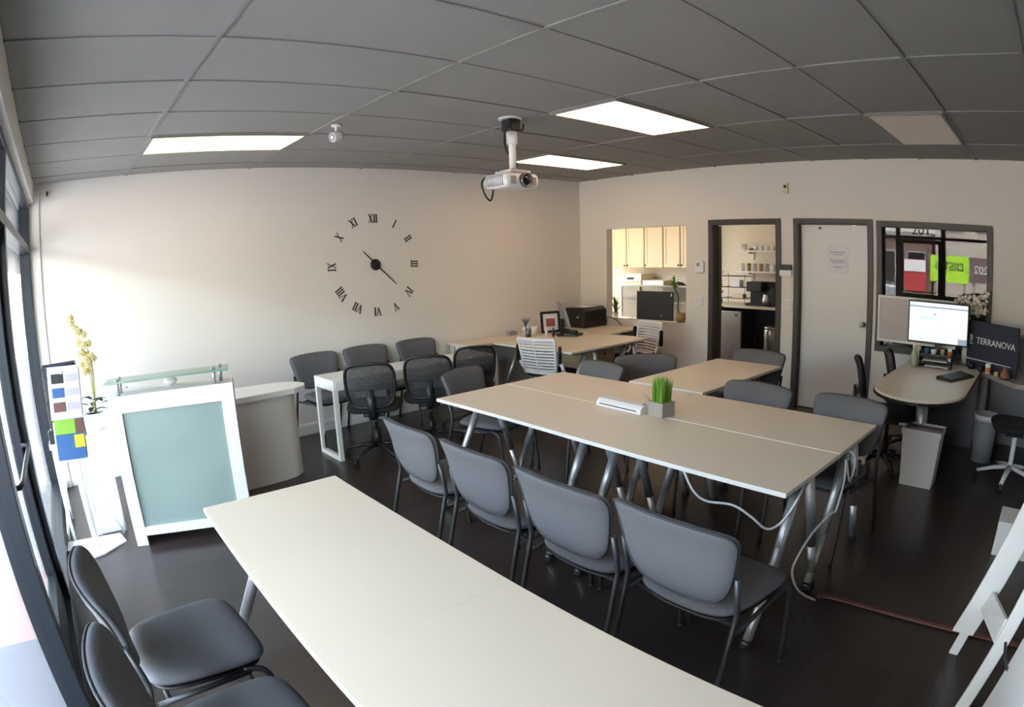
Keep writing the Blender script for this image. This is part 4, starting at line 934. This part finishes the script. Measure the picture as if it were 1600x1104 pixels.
# wall cabinets
cabs = [(.98, .665), (.665, .295), (.295, -.075), (-.075, -.40), (-.40, -.72)]
lbs = ['cream wall cabinet at the left side of the opening', 'cream wall cabinet second from the left in the opening', 'cream wall cabinet in the middle of the opening', 'cream wall cabinet second from the right in the opening', 'cream wall cabinet at the right side of the opening']
for k, (a, b) in enumerate(cabs):
    t = thing('wall_cabinet', lbs[k], 'cabinet', (2.04, (a + b) / 2, 1.43), 0, 'cream wall cabinets in the kitchen'); w = (a - b) / 2 - .003
    obj('body', MB().box(-.15, .155, -w, w, 0, .85), 'cream', t)
    d_ = MB(); d_.box(-.17, -.15, -w + .004, w - .004, .006, .844); 
    dd = obj('door', d_, 'cream', t, .003)
    fr = MB()
    for bb in ((-w + .01, w - .01, .01, .065), (-w + .01, w - .01, .785, .84), (-w + .01, -w + .055, .065, .785), (w - .055, w - .01, .065, .785)): fr.box(-.178, -.17, *bb)
    obj('door_molding', fr, 'cream', dd, .003)
    obj('knob', MB().sphere((-.19, (-w + .03) if k in (0, 3) else (w - .03), .045), .014, 10), 'knobm', dd)
t = thing('kitchen_counter', 'pale kitchen counter under the shelves', 'counter', (1.9, -.9, 0))
obj('worktop', MB().box(-.30, .295, -1.95, 2.10, .88, .915), 'counter', t, .004)
obj('base_cabinet', MB().box(-.24, .28, .0, 2.1, 0, .88), 'cream', t); obj('dark_back', MB().box(.20, .29, -1.9, -.7, 0, .88), 'black', t)
t = thing('mini_fridge', 'grey steel mini fridge under the kitchen counter', 'fridge', (1.88, -1.345, 0))
obj('body', MB().box(-.20, .20, -.245, .25, .02, .83), 'darkmetal', t, .006); dr = obj('door', MB().box(-.245, -.20, -.245, .25, .03, .825), 'steel', t, .008); obj('badge', MB().box(-.249, -.245, -.19, -.15, .76, .785), 'darkmetal', dr)
t = thing('steel_bin', 'round steel pedal bin under the kitchen counter', 'bin', (1.78, -2.00, 0))
obj('body', MB().lathe([(.10, 0), (.105, .58), (.10, .60)], 24), 'steel', t); obj('lid', MB().lathe([(.107, .60), (.105, .625), (.07, .65), (.001, .655)], 24), 'steel', t)
tag(obj('broom_stick', MB().tube([(1.62, -2.17, .0), (1.70, -2.30, 1.2)], .013, 8), 'counter'), 'wooden broom stick leaning by the kitchen doorway', 'broom')
t = thing('small_cup', 'small grey cup on the kitchen floor beside the fridge', 'cup', (1.62, -1.72, 0)); obj('cup', MB().lathe([(.045, 0), (.055, .12), (.05, .12), (.04, .01)], 14), 'greyboard', t)
# shelves and things on them
for k, (z, y0, lb) in enumerate(((1.70, -1.33, 'upper white kitchen wall shelf with mugs'), (1.395, -1.28, 'lower white kitchen wall shelf with glasses'))):
    t = thing('wall_shelf', lb, 'shelf', (2.09, -1.85, z)); obj('board', MB().box(-.11, .11, -.75, y0 + 1.85, -.022, 0), 'white', t, .002)
    for y in (-.4, .35): obj('bracket', MB().box(.085, .11, y - .012, y + .012, -.14, -.022).box(-.06, .10, y - .004, y + .004, -.05, -.022), 'white', t)
def cupk(x, y, z, r, h, m, name, label, cat, group, handle=False):
    t = thing(name, label, cat, (x, y, z), 0, group)
    obj('body', MB().lathe([(r * .85, 0), (r, h), (r * .9, h), (r * .75, .006)], 14), m, t)
    if handle: obj('handle', MB().tube(catmull([(0, -r * .95, h * .8), (0, -r * 1.6, h * .7), (0, -r * 1.6, h * .35), (0, -r * .9, h * .2)], 4), .005, 6), m, t)
for k in range(4): cupk(2.05, -1.615 - .095 * k, 1.70, .033, .065, 'white', 'mug', ('white mug on the upper kitchen shelf, leftmost of four', 'white mug on the upper kitchen shelf, second of four', 'white mug on the upper kitchen shelf, third of four', 'white mug on the upper kitchen shelf, rightmost of four')[k], 'mug', 'mugs on the upper kitchen shelf', True)
cupk(2.06, -1.42, 1.70, .05, .09, 'clearpl', 'glass_bowl', 'clear glass bowl at the left of the upper kitchen shelf', 'bowl', None); cupk(2.06, -1.53, 1.70, .04, .035, 'amber', 'glass_bowl', 'small amber dish on the upper kitchen shelf', 'bowl', None)
for k in range(5): cupk(2.05, -1.40 - .10 * k, 1.395, .032, .115, ('clearpl', 'amber')[k % 2], 'drinking_glass', ('clear glass at the left end of the lower kitchen shelf', 'amber glass second from left on the lower kitchen shelf', 'clear glass in the middle of the lower kitchen shelf', 'amber glass fourth from left on the lower kitchen shelf', 'clear glass fifth from left on the lower kitchen shelf')[k], 'glass', 'glasses on the lower kitchen shelf')
for k, (y, h, r) in enumerate(((-1.90, .10, .035), (-1.985, .26, .034), (-2.08, .20, .03))):
    t = thing('white_canister', ('short white canister on the lower kitchen shelf', 'tallest white canister on the lower kitchen shelf', 'medium white canister at the right end of the lower kitchen shelf')[k], 'canister', (2.05, y, 1.395)); obj('body', MB().lathe([(r, 0), (r, h - .02)], 16), 'white', t); obj('lid', MB().lathe([(r * 1.05, h - .02), (r * 1.05, h), (.001, h + .005)], 16), 'white', t)
# counter things
t = thing('coffee_machine', 'black coffee machine on the kitchen counter', 'coffee machine', (1.86, -1.82, .915))
obj('body', MB().box(.0, .14, -.19, .20, 0, .34), 'black', t, .01); obj('brew_head', MB().box(-.14, .0, -.05, .20, .20, .34), 'black', t, .012); obj('drip_tray', MB().box(-.16, .0, -.19, .20, 0, .035), 'black', t, .004)
obj('carafe', MB().lathe([(.05, .036), (.062, .09), (.045, .15), (.05, .165)], 18, (-.08, -.10, 0)), 'chrome', t); obj('side_tower', MB().box(-.12, .0, -.24, -.17, 0, .26), 'black', t, .006)
t = thing('wire_rack', 'two tier wire rack with dishes on the kitchen counter', 'rack', (1.84, -1.40, .915))
m = MB()
for z in (.09, .25, .41):
    m.loop([(x * .12, y * .20, z) for x, y in ((-1, -1), (1, -1), (1, 1), (-1, 1))], .004, 6)
    for k in range(7): m.tube([(-.12, -.18 + k * .06, z), (.12, -.18 + k * .06, z)], .0025, 5)
for x, y in ((-1, -1), (1, -1), (1, 1), (-1, 1)): m.tube([(x * .12, y * .20, 0), (x * .12, y * .20, .44)], .004, 6)
obj('wire_frame', m, 'knobm', t)
tag(obj('food_box', MB().box(1.76, 1.88, -1.50, -1.34, 1.17, 1.27), 'white', bevel=.005), 'white container on the upper tier of the wire rack', 'box'); tag(obj('food_box', MB().box(1.76, 1.88, -1.55, -1.37, 1.01, 1.065), 'counter', bevel=.005), 'flat pale container on the lower tier of the wire rack', 'box')
t = thing('flower_vase', 'pale flowers in a dark vase on the kitchen counter', 'plant', (1.70, -1.20, .915)); obj('vase', MB().lathe([(.03, 0), (.045, .05), (.02, .12), (.025, .15), (.02, .15)], 16), 'black', t)
m = MB(); rn = random.Random(5)
for k in range(24): m.sphere((rn.uniform(-.04, .04), rn.uniform(-.05, .05), rn.uniform(.18, .48)), rn.uniform(.012, .02), 8)
obj('blossoms', m, 'petal', t)
t = thing('desktop_printer', 'beige desktop printer on the counter behind the opening', 'printer', (1.86, .45, .915)); obj('body', MB().box(-.17, .2, -.22, .22, .06, .40), 'counter', t, .01); obj('top_lid', MB().box(-.18, .2, -.23, .10, .40, .43), 'counter', t, .01); obj('slot', MB().box(-.176, -.17, -.08, .06, .33, .37), 'knobm', t)
obj('tray', MB().box(-.30, -.17, -.30, .12, .32, .335), 'paper', t)
tag(obj('paper_tray', MB().box(1.62, 1.95, -.25, .15, .915, 1.24), 'counter', bevel=.004), 'pale box on the counter beside the beige printer', 'box')
tag(obj('dark_bag', MB().sphere((1.85, -.38, 1.06), .16, 14, (.8, 1, 1.0)), 'black'), 'black rounded bag on the counter behind the bamboo', 'bag')

# ------------------------------------------------------------------ light
wd = bpy.data.worlds.new('sky'); bpy.context.scene.world = wd; wd.use_nodes = True
nt = wd.node_tree; bg = nt.nodes['Background']; sky = nt.nodes.new('ShaderNodeTexSky'); sky.sky_type = 'NISHITA'; sky.sun_disc = False
sky.sun_elevation = math.radians(58); sky.sun_rotation = math.radians(50); sky.air_density = 1.2; sky.dust_density = 3.5; sky.ozone_density = 1.0
hz = nt.nodes.new('ShaderNodeMix'); hz.data_type = 'RGBA'; hz.inputs[0].default_value = .72; hz.inputs[7].default_value = (.80, .775, .73, 1)
nt.links.new(sky.outputs[0], hz.inputs[6]); nt.links.new(hz.outputs[2], bg.inputs[0]); bg.inputs[1].default_value = 4.4
sl = bpy.data.lights.new('sun', 'SUN'); sl.energy = 15.; sl.angle = .02; sl.color = (1, .95, .88)
so = bpy.data.objects.new('sun', sl); C.objects.link(so)
el, az = math.radians(56), math.radians(40)      # direction towards the sun: azimuth from +x
sd = Vector((math.cos(el) * math.cos(az), math.cos(el) * math.sin(az), math.sin(el))); so.rotation_euler = sd.to_track_quat('Z', 'Y').to_euler()
pl = bpy.data.lights.new('sky_portal', 'AREA'); pl.shape = 'RECTANGLE'; pl.size = 5.75; pl.size_y = 2.4; pl.cycles.is_portal = True
po = bpy.data.objects.new('sky_portal', pl); C.objects.link(po); po.location = (-6.86, -2.88, 1.28); po.rotation_euler = Vector((-1, 0, 0)).to_track_quat('Z', 'Y').to_euler()

# ------------------------------------------------------------------ camera (wide lens with barrel distortion)
cd = bpy.data.cameras.new('camera'); cam = bpy.data.objects.new('camera', cd); C.objects.link(cam); bpy.context.scene.camera = cam
yaw, pitch, roll = 0.7214927880539791, -0.1975155095690051, -0.0363649074056709
f = Vector((math.sin(yaw) * math.cos(pitch), math.cos(yaw) * math.cos(pitch), math.sin(pitch))); r = Vector((math.cos(yaw), -math.sin(yaw), 0)); u = r.cross(f)
rr = math.cos(roll) * r + math.sin(roll) * u; uu = math.cos(roll) * u - math.sin(roll) * r
cam.matrix_world = Matrix(((rr.x, uu.x, -f.x, -6.379037395023351), (rr.y, uu.y, -f.y, -5.812899416363806), (rr.z, uu.z, -f.z, 1.6869239103582279), (0, 0, 0, 1)))
cd.type = 'PANO'; cd.panorama_type = 'FISHEYE_LENS_POLYNOMIAL'; cd.fisheye_fov = PI; cd.sensor_width = 36; cd.sensor_fit = 'HORIZONTAL'
k = 1600 / 36
a1, a2, a3, a4, u0, v0 = 0.001113748077235717, -0.46757857247932816, 0.7655536976351327, -0.368957557025611, 807.7195809270634, 589.1645232101673
cd.fisheye_polynomial_k0 = 0; cd.fisheye_polynomial_k1 = -a1 * k; cd.fisheye_polynomial_k2 = -a2 * 1e-6 * k ** 2; cd.fisheye_polynomial_k3 = -a3 * 1e-9 * k ** 3; cd.fisheye_polynomial_k4 = -a4 * 1e-12 * k ** 4
cd.shift_x = (800 - u0) / 1600; cd.shift_y = (v0 - 552) / 1104
cd.clip_start = .02; cd.clip_end = 200
S = bpy.context.scene
S.view_settings.view_transform = 'Standard'; S.view_settings.look = 'None'; S.view_settings.gamma = 1; S.view_settings.use_curve_mapping = False
S.view_settings.exposure = 1.5
S.cycles.max_bounces = 10; S.cycles.diffuse_bounces = 6; S.cycles.transparent_max_bounces = 16; S.cycles.sample_clamp_indirect = 8; S.cycles.use_denoising = True; S.cycles.caustics_reflective = False
